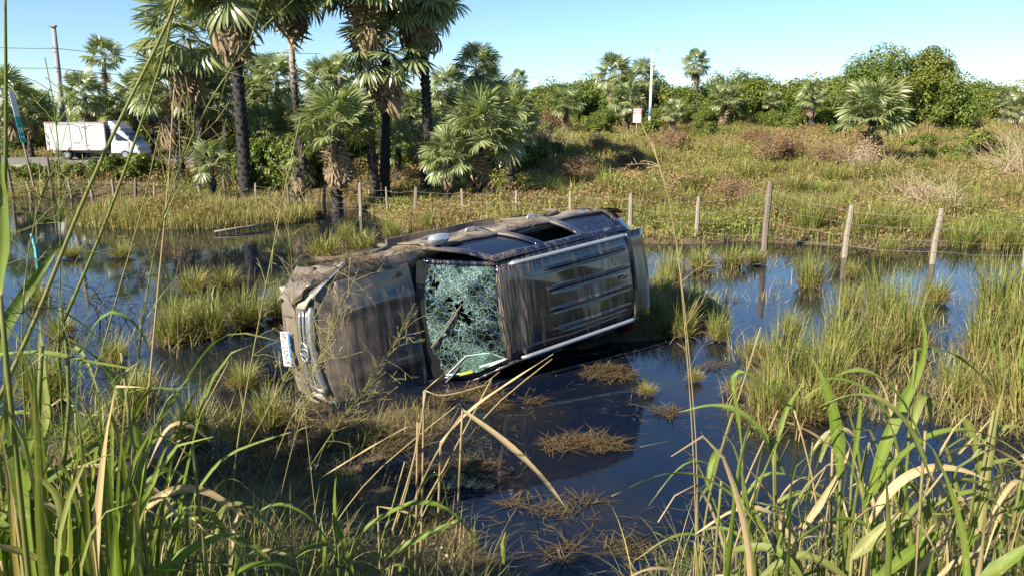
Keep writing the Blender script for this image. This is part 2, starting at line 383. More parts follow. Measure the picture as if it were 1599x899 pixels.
def shatter_mat():
    m, t, b = new_mat('shattered_glass')
    P = obj_vec(t)
    nz = N(t, 'ShaderNodeTexNoise'); nz.inputs['Scale'].default_value = 5; t.links.new(P, nz.inputs['Vector'])
    w = mix_col(t, .12, P, nz.outputs['Color'], 'ADD')
    def cr(scale, th):
        v = N(t, 'ShaderNodeTexVoronoi', feature='DISTANCE_TO_EDGE'); v.inputs['Scale'].default_value = scale; t.links.new(w, v.inputs['Vector'])
        return step(t, v.outputs['Distance'], th, th * .25)
    dens = noise(t, P, 2.6, 4, .6)
    c = math_n(t, 'MAXIMUM', math_n(t, 'MULTIPLY', cr(11, .011), .8), math_n(t, 'MULTIPLY', cr(27, .026), step(t, dens, .40, .54)))
    c = math_n(t, 'MAXIMUM', c, math_n(t, 'MULTIPLY', cr(62, .045), step(t, dens, .50, .62)))
    haze = math_n(t, 'MULTIPLY', step(t, noise(t, P, 5, 6, .7), .54, .82), .22)
    fac = math_n(t, 'MAXIMUM', c, haze, True)
    b.inputs['Roughness'].default_value = .35; b.inputs['Base Color'].default_value = (.36, .57, .51, 1)
    gl = N(t, 'ShaderNodeBsdfGlossy'); gl.inputs['Roughness'].default_value = .06; gl.inputs['Color'].default_value = (.8, .9, .9, 1)
    tr = N(t, 'ShaderNodeBsdfTransparent'); tr.inputs[0].default_value = (.45, .62, .58, 1)
    m0 = N(t, 'ShaderNodeMixShader'); m0.inputs[0].default_value = .10; t.links.new(tr.outputs[0], m0.inputs[1]); t.links.new(gl.outputs[0], m0.inputs[2])
    ms = N(t, 'ShaderNodeMixShader'); t.links.new(fac, ms.inputs[0]); t.links.new(m0.outputs[0], ms.inputs[1]); t.links.new(b.outputs[0], ms.inputs[2])
    t.links.new(ms.outputs[0], t.nodes['Material Output'].inputs[0]); return m
M_SHAT = shatter_mat()
M_SHARD = simple('pale_glass_shard', (.50, .68, .65), .3, nz=.3, scale=20)

CAR_R = (math.radians(-84.27), math.radians(5.09), math.radians(217.77)); CAR_T = (-2.838, 8.784, .505)
car = empty('overturned_car', CAR_T, 'dark muddy car lying on its side in the pond, windshield shattered', 'car'); car.rotation_euler = CAR_R
def L(s, yr, z): return (-s, -yr, z)
def lerp(a, b, t): return a + (b - a) * t
def dent(s, y, z, a=.012):
    return a * (math.sin(s * 5.1 + y * 3.3 + 1) * math.sin(z * 7.7 + s * 2.1) + .6 * math.sin(s * 11 + z * 9 + y * 6))
WS = [(0, .60), (.06, .70), (.18, .80), (.40, .88), (.8, .915), (1.4, .92), (3.8, .92), (4.4, .90), (4.62, .85), (4.72, .76)]
def wid(s): return float(np.interp(s, [a for a, b in WS], [b for a, b in WS]))
def prof(z): return float(np.interp(z, [.28, .36, .5, .75, .95, 1.03, 1.09], [.86, .93, .985, 1.0, .99, .975, .945]))
def topz(s): return float(np.interp(s, [0, .06, .14, .5, 1.0, 1.4, 1.5], [.70, .93, .972, 1.03, 1.07, 1.085, 1.085]))
def nose(s, z): return s
arch = [(.98, .40), (3.73, .40)]
# lower body: loft of half sections, wheel arches cut out
def body_mesh():
    mb = MB()
    ss = np.unique(np.concatenate([np.linspace(0, .5, 9), np.linspace(.5, 4.4, 79), np.linspace(4.4, 4.72, 6)]))
    zs = np.linspace(0, 1, 22)
    for sg in (1, -1):
        def fn(s, q):
            zt = topz(s); z = lerp(.30, zt, q)
            y = wid(s) * prof(z) if s > .1 else wid(s) * (1 - .25 * abs(q - .45))
            d = dent(s, y, z, .010) if sg > 0 and s > .3 else 0
            return L(s, sg * (y + d), z)
        mb.grid(fn, ss, zs, keep=lambda s, q: not any((s - a) ** 2 + (lerp(.30, topz(s), q) - b) ** 2 < .41 ** 2 for a, b in arch))
        # shoulder strip in towards the hood edge / greenhouse
        mb.grid(lambda s, q: L(s, sg * lerp(wid(s) * prof(topz(s)) if s > .1 else wid(s) * .86, .70 if s < 1.5 else .78, q), topz(s) + .012 * math.sin(q * math.pi)), ss, np.linspace(0, 1, 4))
    # end caps and floor
    mb.grid(lambda q, y: L(0 + .05 * abs(y), y * .60 * (1 - .25 * abs(q - .45)), lerp(.30, .70, q)), np.linspace(0, 1, 5), np.linspace(-1, 1, 13))
    mb.grid(lambda q, y: L(4.72, y * .76 * prof(lerp(.30, 1.085, q)), lerp(.30, 1.085, q)), np.linspace(0, 1, 6), np.linspace(-1, 1, 9))
    mb.grid(lambda s, y: L(s, y * .8 * wid(s), .30), np.linspace(0.05, 4.7, 30), np.linspace(-1, 1, 7), keep=lambda s, y: abs(y) < .7 or all(abs(s - a) > .42 for a, _ in arch))
    mb.grid(lambda s, y: L(s, y * .70, topz(s) - .035), np.linspace(.10, 1.45, 12), np.linspace(-1, 1, 7))
    return mb
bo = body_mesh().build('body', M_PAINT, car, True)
# wheel wells, wheels, side steps
for (a, b) in arch:
    for sg in (1, -1):
        mb = MB(); mb.tube([L(a, sg * .52, b), L(a, sg * .90, b)], .405, 24, False); mb.add([L(a + .405 * math.cos(k * math.pi / 12), sg * .52, b + .405 * math.sin(k * math.pi / 12)) for k in range(24)], [tuple(range(24))])
        mb.build('wheel_well', M_BLACK, car)
        w = MB()
        for (y0, r0), (y1, r1) in zip([(.66, .30), (.665, .355), (.69, .38), (.85, .38), (.875, .355), (.88, .30)], [(.665, .355), (.69, .38), (.85, .38), (.875, .355), (.88, .30), (.80, .27)]):
            w.tube([L(a, sg * y0, b - .04), L(a, sg * (y1 if y1 != y0 else y0 + .001), b - .04)], [r0, r1], 28, False)
        wo = w.build('wheel', M_RUBBER, car, True)
        rb = MB()
        for k in range(6):
            q = k * math.pi / 3; c = L(a + .13 * math.cos(q), sg * .83, b - .04 + .13 * math.sin(q)); c0 = L(a, sg * .84, b - .04); c1 = L(a + .27 * math.cos(q), sg * .82, b - .04 + .27 * math.sin(q))
            rb.tube([c0, c, c1], [.05, .035, .04], 6)
        rb.tube([L(a, sg * .78, b - .04), L(a, sg * .80, b - .04)], .275, 24); rb.build('rim', M_RIM, wo)
for sg in (1, -1):
    solid(MB().grid(lambda s, y: L(s, sg * y, .34 + .02 * math.sin(s * 6)), np.linspace(1.5, 3.2, 16), [.80, .86, .97, .99]).build('side_step', M_MUDPL, car), .04)
# wheel arch flares
for (a, b) in arch:
    for sg in (1, -1):
        mb = MB(); pts = [L(a + .425 * math.cos(q), sg * (wid(a) + .012), b + .425 * math.sin(q)) for q in np.linspace(-.2, math.pi + .2, 22)]
        mb.tube(pts, .028, 6).build('arch_flare', M_MUDPL if sg > 0 else M_PAINT, car, True)
# hood with two raised creases and crumple
def hood_fn(s, y):
    yy = y * lerp(.70, .765, min(1, (s - .10) / .9)); z = topz(s) + .012 + .030 * (1 - y * y) * min(1, (s - .1) / .4)
    z += .014 * math.exp(-((abs(y) - .52) / .09) ** 2) * min(1, max(0, (s - .25) / .3))
    z += .018 * math.exp(-((s - 1.2) / .14) ** 2 - ((y - .72) / .2) ** 2) * -1 + .010 * math.sin(s * 7 + y * 4) * math.sin(y * 5 + 1) * .6
    if s < .2: z -= .02 * (1 - (s - .1) / .1) * abs(y) ** 2
    return L(s + (.05 * y * y if s < .4 else 0), yy, z)
solid(MB().grid(hood_fn, np.linspace(.10, 1.36, 40), np.linspace(-1, 1, 36)).build('hood', M_PAINT, car, True), .012)
# cowl below the glass
MB().grid(lambda s, y: L(s + .10 * y * y, y * .76, topz(s) + .015 + (s - 1.36) * .35), [1.36, 1.40, 1.45, 1.52], np.linspace(-1, 1, 12)).build('cowl', M_BLACK, car, True)
# windshield: sagging, crazed, with holes
def ws_fn(q, y):
    b = (1.43 + .12 * y * y, y * .735, 1.125 - .02 * y * y); tp = (2.16 + .06 * y * y, y * .585, 1.66 - .035 * y * y)
    n = .03 * math.sin(q * math.pi)
    sag = -.05 * math.exp(-((q - .42) / .22) ** 2 - ((y - .12) / .35) ** 2) + .016 * math.sin(q * 17 + y * 9) * math.sin(y * 13 + q * 5) + .006 * math.sin(q * 41 + y * 23)
    return L(lerp(b[0], tp[0], q) - n * .6 - sag * .3, lerp(b[1], tp[1], q), lerp(b[2], tp[2], q) + n * .8 + sag)
HOLE = [(.47, .15, .10, .13), (.56, .0, .07, .10), (.14, .62, .06, .12), (.36, .36, .05, .05)]
def ws_keep(q, y):
    for a, b, rq, ry in HOLE:
        an = math.atan2((y - b) / ry, (q - a) / rq)
        if ((q - a) / rq) ** 2 + ((y - b) / ry) ** 2 < (1 + .35 * math.sin(an * 3 + a * 9) + .2 * math.sin(an * 7)) ** 2: return False
    return True
wsd = MB().grid(ws_fn, np.linspace(.02, .98, 70), np.linspace(-.97, .97, 110), ws_keep).build('windshield', M_SHAT, car)
# thick bright fracture lines running out from the impact
mb = MB()
R2 = random.Random(3)
def crack(q, y, a, n, stp, w):
    pts = []
    for _ in range(n):
        if not (.03 < q < .97 and -.95 < y < .95): break
        p = ws_fn(q, y); pts.append((p[0], p[1], p[2] + .006)); q += stp * math.cos(a) * .8; y += stp * math.sin(a); a += R2.uniform(-.45, .45)
    if len(pts) > 2: mb.tube(pts, w, 3, False)
for k in range(46):
    c = R2.choice([(.47, .13), (.47, .13), (.16, .6)]); a0 = R2.uniform(0, 6.3); r0 = abs(R2.gauss(0, .22)); crack(c[0] + r0 * math.cos(a0) * .8, c[1] + r0 * math.sin(a0), a0 + (R2.gauss(0, .25) if k % 3 else 1.57), R2.randint(3, 11), .04, R2.uniform(.0005, .0012))
for k in range(40): crack(R2.uniform(.05, .95), R2.uniform(-.9, .9), R2.uniform(0, 6.3), R2.randint(4, 9), .03, R2.uniform(.0005, .0010))
crk = mb.build('fracture_lines', M_SHARD, wsd); crk['kind'] = 'stuff'
# folded lower corner of the glass with a pale edge and stickers
mb = MB(); pts = [ws_fn(.05, -.93), ws_fn(.5, -1.02), ws_fn(.93, -.95), ws_fn(.72, -.72), ws_fn(.40, -.66)]
mb.add([(p[0], p[1] + .0, p[2] + .05 + .02 * (i % 2)) for i, p in enumerate(pts)], [(0, 1, 4), (1, 3, 4), (1, 2, 3)]); solid(mb.build('folded_glass', M_SHAT, wsd), .005)
mb = MB(); e = [(p[0], p[1], p[2] + .055) for p in pts[:3]]; mb.tube(e, .010, 5); mb.tube([(p[0], p[1], p[2] + .06) for p in (pts[2], pts[3], pts[4], pts[0])], .005, 4); mb.build('glass_edge', M_SHARD, wsd)
mb = MB(); a_, b_ = np.array(ws_fn(.30, -.90)), np.array(ws_fn(.60, -.88)); c_ = np.array(ws_fn(.45, -.90))
M_ = np.eye(3)
def strip(p, q, w, h): 
    p, q = np.array(p), np.array(q); d = q - p; sdv = np.array([0, w, 0]); return MB().add([p + [0, 0, h], q + [0, 0, h], q + sdv + [0, 0, h], p + sdv + [0, 0, h]], [(0, 1, 2, 3)])
strip(ws_fn(.22, -.93), ws_fn(.42, -.95), .035, .075).build('yellow_sticker', simple('yellow_sticker', (.40, .40, .05), .6), wsd)
strip(ws_fn(.52, -.90), ws_fn(.86, -.90), .028, .085).build('white_sticker', simple('white_sticker', (.40, .46, .46), .6), wsd)
# wipers
for y0, y1, q1 in ((.05, .40, .42), (-.62, -.55, .28)):
    p0 = np.array(ws_fn(.0, y0 - .45)); p1 = np.array(ws_fn(q1, y1 - .28)); 
    mb = MB(); mb.tube([p0 + [0, 0, .03], (p0 + p1) / 2 + [0, 0, .06], p1 + [0, 0, .05]], [.016, .012, .007], 6)
    d = (p1 - p0) * .35; mb.tube([p1 - d * 1.1 + [.01, 0, .03], p1 + d * .7 + [.01, 0, .035]], .008, 5); mb.build('wiper', M_MUDPL, car)
# windshield frame
mb = MB()
for y in (-1, 1): mb.tube([np.array(ws_fn(q, y)) + [0, 0, .0] for q in np.linspace(-.02, 1.02, 10)], .030, 8)
mb.tube([np.array(ws_fn(1.01, y)) for y in np.linspace(-1, 1, 14)], .022, 8); mb.build('windshield_frame', M_PAINT2, car, True)
# roof with pressed ribs
RIBS = [.40, .14, -.12, -.38]
def roof_fn(s, y):
    yy = y * lerp(.60, .625, min(1, max(0, (s - 2.15) / .8)))
    z = 1.678 + .06 * (1 - ((s - 3.25) / 1.3) ** 2) - .012 * y * y - .055 * abs(y) ** 7
    on = 1 / (1 + math.exp(-(s - 2.95) * 22)) * (1 / (1 + math.exp((s - 4.28) * 40)))
    for r in RIBS: z += on * (.013 * math.exp(-((yy - r) / .014) ** 2) - .006 * math.exp(-((yy - r + .04) / .018) ** 2))
    z += -.022 * math.exp(-((s - 2.42 - .10 * y) / .09) ** 2 - ((y + .2) / .7) ** 2) + .006 * math.sin(s * 6 + y * 3) * math.sin(y * 4.2 + s)
    return L(s + (.05 * y * y if s < 2.4 else 0), yy, z)
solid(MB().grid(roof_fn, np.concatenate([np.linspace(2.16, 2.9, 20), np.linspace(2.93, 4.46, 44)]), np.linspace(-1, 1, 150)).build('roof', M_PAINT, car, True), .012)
MB().tube([L(4.12, .02, 1.725), L(4.18, .02, 1.75), L(4.25, .02, 1.73)], [.016, .02, .012], 8).build('antenna_base', M_BLACK, car)
# roof rails
for sg in (1, -1):
    mb = MB(); P_ = [L(s, sg * .575, 1.745 + .045 * min(1, min(s - 2.32, 4.26 - s) / .05)) for s in [2.32, 2.36, 2.45, 2.8, 3.3, 3.8, 4.15, 4.22, 4.26]]
    mb.tube(P_, [.016, .026, .028, .028, .028, .028, .028, .026, .016], 10); mb.build('roof_rail', M_RAIL, car, True)
# greenhouse sides: pillars with window openings
def gh(sg):
    def fn(u, v):
        s = lerp(lerp(1.52, 4.66, u), lerp(2.20, 4.46, u), v); y = lerp(.868, .615, v) - .02 * max(0, u - .85) / .15 + .028 * math.sin(v * math.pi); z = lerp(1.075, 1.655 - .02 * abs(u - .4), v)
        d = dent(s, y, z, .006) if sg > 0 else 0
        return L(s, sg * (y + d), z)
    return fn
WINS = [(.05, .345), (.385, .635), (.675, .955)]
def uvgrid(lo, hi, n, cuts):
    return np.unique(np.round(np.concatenate([np.linspace(lo, hi, n), cuts]), 5))
us_ = uvgrid(0, 1, 30, [c for w in WINS for c in w]); vs_ = uvgrid(0, 1, 10, [.10, .84])
in_win = lambda u, v: any(a < u < b for a, b in WINS) and .10 < v < .84
for sg in (1, -1):
    fn = gh(sg)
    solid(MB().grid(fn, us_, vs_, lambda u, v: not in_win(u, v)).build('pillar_frame', M_PAINT2, car, True), .035, -1 if sg > 0 else 1)
    for k, (a, b) in enumerate(WINS):
        if sg > 0 and k == 1: continue          # this window is gone
        f2 = lambda u, v: (fn(u, v)[0], fn(u, v)[1] + sg * .006, fn(u, v)[2])
        MB().grid(f2, np.linspace(a, b, 6), np.linspace(.10, .84, 5)).build('side_window', M_TINT, car, True)
    # doors: panels standing proud of the body, with handles
    for (a, b) in ((1.58, 2.62), (2.66, 3.62)):
        def df(s, z): return L(s, sg * (wid(s) * prof(z) + .012 + (dent(s, .9, z, .016) if sg > 0 else 0)), z)
        dr = solid(MB().grid(df, np.linspace(a, b, 22), np.linspace(.46, 1.075, 12), keep=lambda s, z: (s - 3.73) ** 2 + (z - .40) ** 2 > .45 ** 2).build('door', M_PAINT, car, True), .012, -1 if sg > 0 else 1)
        mb = MB(); hs = b - .12; mb.tube([L(hs - .2, sg * .945, .93), L(hs - .17, sg * .985, .935), L(hs - .05, sg * .985, .935), L(hs - .02, sg * .945, .93)], .016, 8); mb.build('handle', M_CHROME if sg > 0 else M_BLACK, dr, True)
# tailgate, rear window, lamps, bumper, spoiler
def tg(u, v):
    y = lerp(lerp(-.80, .80, u), lerp(-.60, .60, u), v); return L(lerp(4.74, 4.47, v ** 1.2) + .03 * math.sin(v * math.pi) - .05 * (2 * u - 1) ** 2, y, lerp(1.07, 1.67, v))
ru = uvgrid(0, 1, 12, [.1, .9]); rv = uvgrid(0, 1, 8, [.12, .82])
t_o = solid(MB().grid(tg, ru, rv, lambda u, v: not (.1 < u < .9 and .12 < v < .82)).build('tailgate', M_PAINT2, car, True), .03)
MB().grid(lambda u, v: (tg(u, v)[0] + .01, *tg(u, v)[1:]), np.linspace(.1, .9, 6), np.linspace(.12, .82, 5)).build('rear_window', M_TINT, t_o, True)
solid(MB().grid(lambda s, y: L(s - .06 * y * y, y * .60, 1.70 - .09 * (s - 4.44)), np.linspace(4.40, 4.72, 6), np.linspace(-1, 1, 12)).build('roof_spoiler', M_PAINT2, car, True), .03)
for sg in (1, -1):
    MB().grid(lambda z, q: L(4.56 + .18 * q - .1 * q * (z - 1.0), sg * (.895 - .10 * q * q), z), np.linspace(.92, 1.32, 6), np.linspace(0, 1, 5)).build('tail_lamp', M_RED, car, True)
solid(MB().grid(lambda z, y: L(4.80 - .14 * y * y, y * .86, z), np.linspace(.34, .66, 5), np.linspace(-1, 1, 16)).build('rear_bumper', M_BLACK, car, True), .05)
# front bumper, grille, headlamps, badge, plate
def bump_fn(z, y):
    return L(-.03 + .30 * abs(y) ** 2.6 + .10 * ((z - .50) / .22) ** 2 * .5, y * .90, z)
def bopen(z, y): return not (abs(y) < .42 and .38 < z < .66)
solid(MB().grid(bump_fn, uvgrid(.28, .76, 9, [.38, .66]), uvgrid(-1, 1, 30, [-.42, .42]), bopen).build('front_bumper', M_MUDPL, car, True), .05, -1)
MB().box(L(.14, 0, .52), (.02, .85, .34)).build('lower_intake', M_BLACK, car)
def gr_fn(z, y, d=0): return L(.015 + d + .10 * y * y / .2 * .5 + (z - .74) * .28, y, z)
MB().grid(lambda z, y: gr_fn(z, y, .05), np.linspace(.72, .97, 4), np.linspace(-.46, .46, 12)).build('grille_backing', M_BLACK, car, True)
for z, r in ((.775, .017), (.835, .017), (.895, .017)):
    MB().tube([gr_fn(z, y, .0) for y in np.linspace(-.45, .45, 15)], r, 8).build('grille_bar', M_CHROME, car, True)
MB().tube([gr_fn(.965, y, -.005) for y in np.linspace(-.50, .50, 17)], .036, 10).build('grille_top_bar', M_CHROME, car, True)
for sg in (1, -1): MB().tube([gr_fn(.965, sg * .49), gr_fn(.85, sg * .465), gr_fn(.745, sg * .42)], [.03, .022, .018], 8).build('grille_side_bar', M_CHROME, car, True)
bd = MB(); el = lambda a, b, oy=0, oz=0: [np.array(gr_fn(.845 + oz + b * math.sin(q), oy + a * math.cos(q), -.035)) for q in np.linspace(0, 2 * math.pi, 25)]
bd.tube(el(.105, .072), .010, 6, False); bd.tube(el(.036, .066), .007, 6, False); bd.tube(el(.085, .026, 0, .03), .007, 6, False); bd.build('badge', M_CHROME, car, True)
for sg in (1, -1):
    def hl(q, v):
        s = lerp(.05, .60, q) + .02 * v; y = lerp(.47, .895, q ** .75); z = lerp(lerp(.80, .90, q), lerp(.985, 1.035, q), v); return L(s, sg * (y + .012), z)
    ho = solid(MB().grid(hl, np.linspace(0, 1, 12), np.linspace(0, 1, 6)).build('headlamp', M_LENS, car, True), .03, 1 if sg < 0 else -1)
    MB().tube([np.array(hl(q, 1.06)) + [.01, 0, 0] for q in np.linspace(-.02, 1.0, 12)], [.016] * 6 + [.013, .011, .009, .008, .007, .006], 6).build('headlamp_trim', M_CHROME, ho, True)
    MB().tube([L(.02, sg * .66, .46), L(.10, sg * .66, .46)], [.055, .055], 14).build('fog_lamp', M_LENS, car, True)
# licence plate, hanging a little off the bumper
pl = MB().box((0, 0, 0), (.006, .40, .13)).build('license_plate', simple('plate_white', (.72, .72, .70), .5, nz=.08), car)
pl.location = L(-.075, .02, .545); pl.rotation_euler = (0, math.radians(-28), math.radians(-4))
MB().box((.0045, 0, .052), (.004, .392, .026)).build('plate_band', simple('plate_blue', (.03, .16, .55), .5), pl)
fc = bpy.data.curves.new('plate_text', 'FONT'); fc.body = 'PIU2D65'; fc.size = .098; fc.align_x = 'CENTER'; fc.align_y = 'CENTER'; fc.extrude = .001
fo = bpy.data.objects.new('plate_text', fc); COL.objects.link(fo); bpy.context.view_layer.update()
tm = bpy.data.meshes.new_from_object(fo.evaluated_get(bpy.context.evaluated_depsgraph_get())); bpy.data.objects.remove(fo)
tm.materials.append(simple('plate_ink', (.02, .02, .02), .6)); to = link(bpy.data.objects.new('plate_lettering', tm), pl)
to.location = (.0055, 0, -.014); to.rotation_euler = (math.radians(90), 0, math.radians(90))
# right mirror, washer nozzle
def mirror():
    mb = MB(); n = 14
    V = []; rings = [(0, .05), (.02, .085), (.06, .105), (.11, .105), (.145, .085), (.165, .0)]
    c = np.array(L(1.80, .90, 1.17))
    for d, r in rings:
        for k in range(n):
            q = 2 * math.pi * k / n; V.append(c + np.array([r * 1.35 * math.cos(q) + .04, -d * .8, r * .75 * math.sin(q)]))
    F = [(i * n + k, i * n + (k + 1) % n, (i + 1) * n + (k + 1) % n, (i + 1) * n + k) for i in range(len(rings) - 1) for k in range(n)]
    mo = mb.add(V, F).build('side_mirror', M_MIRCAP, car, True)
    MB().tube([L(1.76, .84, 1.10), L(1.78, .93, 1.14)], [.035, .03], 8).build('mirror_arm', M_BLACK, mo)
mirror()
# cabin: floor, dash, wheel, seats
MB().grid(lambda s, y: L(s, y, .55), [1.3, 3.0, 4.6], [-.8, 0, .8]).build('cabin_floor', M_INT, car)
mb = MB(); mb.grid(lambda s, y: L(s, y * .8, 1.06 - .25 * max(0, s - 1.75) / .15), [1.4, 1.6, 1.75, 1.9], np.linspace(-1, 1, 8)); mb.build('dashboard', M_INT, car, True)
mb = MB(); mb.tube([L(1.98 + .07 * math.sin(q), -.38 + .19 * math.cos(q), 1.02 + .17 * math.sin(q)) for q in np.linspace(0, 2 * math.pi, 20)], .015, 6, False); mb.tube([L(1.8, -.38, .95), L(1.98, -.38, 1.02)], .03, 6); mb.build('steering_wheel', M_BLACK, car)
for y, s0, w in ((.38, 2.3, .5), (-.38, 2.3, .5), (0, 3.2, 1.2)):
    so = bevel(MB().box(L(s0, y, .72), (.5, w, .16)).build('seat', M_SEAT, car), .04)
    bb = bevel(MB().box(L(s0 + .32, y, 1.06), (.14, w, .6), Matrix.Rotation(math.radians(-12), 3, 'Y')).build('backrest', M_SEAT, so), .04)
    if w < 1: bevel(MB().box(L(s0 + .38, y, 1.44), (.09, .26, .17)).build('headrest', M_SEAT, so), .03)
# ==SPLIT2==

# ------------------------------------------------------------------ palms
def frond_mesh(name, seed, dead=False):
    r = np.random.default_rng(seed); parts = []
    Lp = .85 if not dead else .7
    # petiole
    n = 6; t = np.linspace(0, 1, n); P = np.stack([t * Lp, 0 * t, -.10 * t ** 2 if not dead else -.05 * t], 1)[None]
    for sd_ in ((0, 1, 0), (0, 0, 1)):
        parts.append(ribbons(P, np.full((1, n), .016), np.broadcast_to(np.array(sd_, float), (1, n, 3)), .9 if not dead else .5, .35))
    ns = 28 if not dead else 20; A = np.linspace(-2.35, 2.35, ns); R = (.70 * (.72 + .28 * np.cos(A / 2)) * r.uniform(.88, 1.06, ns))
    k = 5; q = np.array([0, .3, .55, .8, 1.0])[None, :]
    c0 = P[0, -1]
    fold = r.uniform(.08, .25) if not dead else r.uniform(.5, .9)
    x = R[:, None] * q * np.cos(A)[:, None]; y = R[:, None] * q * np.sin(A)[:, None] * (1 if not dead else .55)
    z = -fold * np.abs(y) * .9 - (.36 if not dead else .5) * (q ** 2.4) * R[:, None] * r.uniform(.5, 1.5, ns)[:, None] + .035 * ((np.arange(ns) % 2) * 2 - 1)[:, None] * q * (1 - q)
    S = np.stack([x + c0[0], y, z + c0[2]], -1)
    if dead: S += r.normal(0, .012, S.shape)
    dA = (A[1] - A[0]) / 2; wd = np.stack([0 * R + .006, R * .3 * dA * 1.12, R * .55 * dA * 1.08, R * .8 * dA * .72, 0 * R + .004], 1)
    T = np.stack([-np.sin(A), np.cos(A) * (1 if not dead else .55), 0 * A], -1); side = np.repeat(T[:, None, :], k, 1).copy()
    side[..., 2] = .45 * ((np.arange(ns) % 2) * 2 - 1)[:, None]; side /= np.linalg.norm(side, axis=-1, keepdims=True)
    parts.append(ribbons(S, wd, side, np.clip(r.normal(.15, .12, (ns, 1)) + q * .3, 0, 1), np.clip(r.normal(.5, .12, (ns, 1)) + 0 * q, 0, 1)))
    V, Q, C = joinVQ(parts)
    return np_mesh(name, V, Q, M_DEADF if dead else M_PALM, C)
FR = [frond_mesh('fan_frond', 10 + i) for i in range(5)]; FD = [frond_mesh('dead_frond', 30 + i, True) for i in range(3)]
def frond_mats(n_live, n_dead, seed, top=88, low=-40):
    r = np.random.default_rng(seed); out = []; n_live = int(n_live * .9); n_dead = int(n_dead * 1.0)
    for i in range(n_live + n_dead):
        dead = i >= n_live; az = i * 2.39996 + r.uniform(-.35, .35)
        el = math.radians((lerp(top, low, ((i + .5) / n_live) ** .85) + r.uniform(-9, 9)) if not dead else r.uniform(-88, -55))
        sc = r.uniform(.85, 1.15) * (1 if not dead else .95)
        M = Matrix.Rotation(az, 4, 'Z') @ Matrix.Translation((.06, 0, (.28 * (1 - i / n_live) if not dead else -r.uniform(.0, .75)))) @ Matrix.Rotation(-el, 4, 'Y') @ Matrix.Rotation(r.uniform(-.5, .5), 4, 'X') @ Matrix.Scale(sc, 4)
        out.append((dead, int(r.integers(0, 3 if dead else 5)), M))
    return out
def crown_mesh(name, nl, nd, seed, low=-40):
    """whole crown as one mesh, for palms too far off to pick fronds apart"""
    V, Q, C, I = [], [], [], []; o = 0
    for dead, k, M in frond_mats(nl, nd, seed, low=low):
        me = (FD if dead else FR)[k]; n = len(me.vertices); v = np.empty(n * 3, np.float32); me.vertices.foreach_get('co', v); v = v.reshape(-1, 3)
        q = np.empty(len(me.loops), np.int32); me.loops.foreach_get('vertex_index', q); c = np.empty(n * 4, np.float32); me.attributes['col'].data.foreach_get('color', c)
        Mn = np.array(M); V.append(v @ Mn[:3, :3].T + Mn[:3, 3]); Q.append(q.reshape(-1, 4) + o); C.append(c.reshape(-1, 4)[:, :3]); I.append(np.full(len(q) // 4, 1 if dead else 0)); o += n
    me = np_mesh(name, np.concatenate(V), np.concatenate(Q), M_PALM, np.concatenate(C)); me.materials.append(M_DEADF)
    me.polygons.foreach_set('material_index', np.concatenate(I).astype(np.int32)); me.update(); return me
CROWNS = [crown_mesh('palm_crown', 34, 7, 50), crown_mesh('palm_crown', 30, 12, 51, -50), crown_mesh('palm_crown', 26, 3, 52, -25), crown_mesh('palm_crown', 38, 9, 53, -45)]
def palm(u, vb, vc, rpx, Y, label, group=None, ut=None, near=False, low=-45, nl=36, nd=14, trunk_r=.13, stubs=True, seed=None, tm=None):
    tm = tm or M_TRUNK
    """u,vb base pixel; ut,vc crown-centre pixel; rpx crown radius; Y distance"""
    seed = seed if seed is not None else int(u * 7 + vc) & 4095; r = np.random.default_rng(seed)
    ut = u if ut is None else ut
    B = at_Y(u, vb, Y); zb = tz(B[0], Y) - .05; B[2] = zb
    T = at_Y(ut, vc, Y + r.uniform(-.3, .3)); h = max(T[2] - zb, .25)
    root = empty('carnauba_palm', tuple(B), label, 'palm tree', group)
    n = 16; t = np.linspace(0, 1, n); off = T - B; off[2] = h
    bow = r.uniform(-.03, .03) * h
    P = np.stack([off[0] * t ** 1.3 + bow * np.sin(t * math.pi), off[1] * t ** 1.3, h * t], 1)
    rad = trunk_r * (1.25 - .35 * t) * (1 + .12 * np.exp(-t * 14))
    MB().tube(P, rad, 12).build('trunk', tm, root, True)
    if stubs and h > .8:
        top = h * (.62 if h > 4 and tm is M_TRUNK else .95); mb = MB(); zz = .12; k = 0
        while zz < top:
            q = k * 1.12 + r.uniform(-.1, .1); tt = zz / h; c = np.array([np.interp(tt, t, P[:, i]) for i in range(3)]); rr = float(np.interp(tt, t, rad)) * .92
            d = np.array([math.cos(q), math.sin(q), 0]); e = np.array([-d[1], d[0], 0]); l_ = r.uniform(.05, .11)
            a = c + d * rr; tip = c + d * (rr + l_) + np.array([0, 0, .11]); mb.add([a + e * .05 - [0, 0, .05], a - e * .05 - [0, 0, .05], a + [0, 0, .06], tip + e * .02, tip - e * .02], [(0, 1, 4, 3), (0, 3, 2), (1, 2, 4), (2, 3, 4)])
            zz += .035 if near else .06; k += 1
        mb.build('leaf_base_stubs', tm, root)['kind'] = 'stuff'
    sc = rpx * Y / FPX / 1.78
    if near:
        for dead, k, M in frond_mats(nl, nd, seed, low=low):
            o = link(bpy.data.objects.new('dead_frond' if dead else 'frond', (FD if dead else FR)[k]), root)
            o.matrix_local = Matrix.Translation(tuple(off)) @ Matrix.Scale(sc, 4) @ M
    else:
        o = link(bpy.data.objects.new('crown', CROWNS[seed % 4]), root); o.matrix_local = Matrix.Translation(tuple(off)) @ Matrix.Rotation(r.uniform(0, 6.3), 4, 'Z') @ Matrix.Scale(sc, 4)
    return root
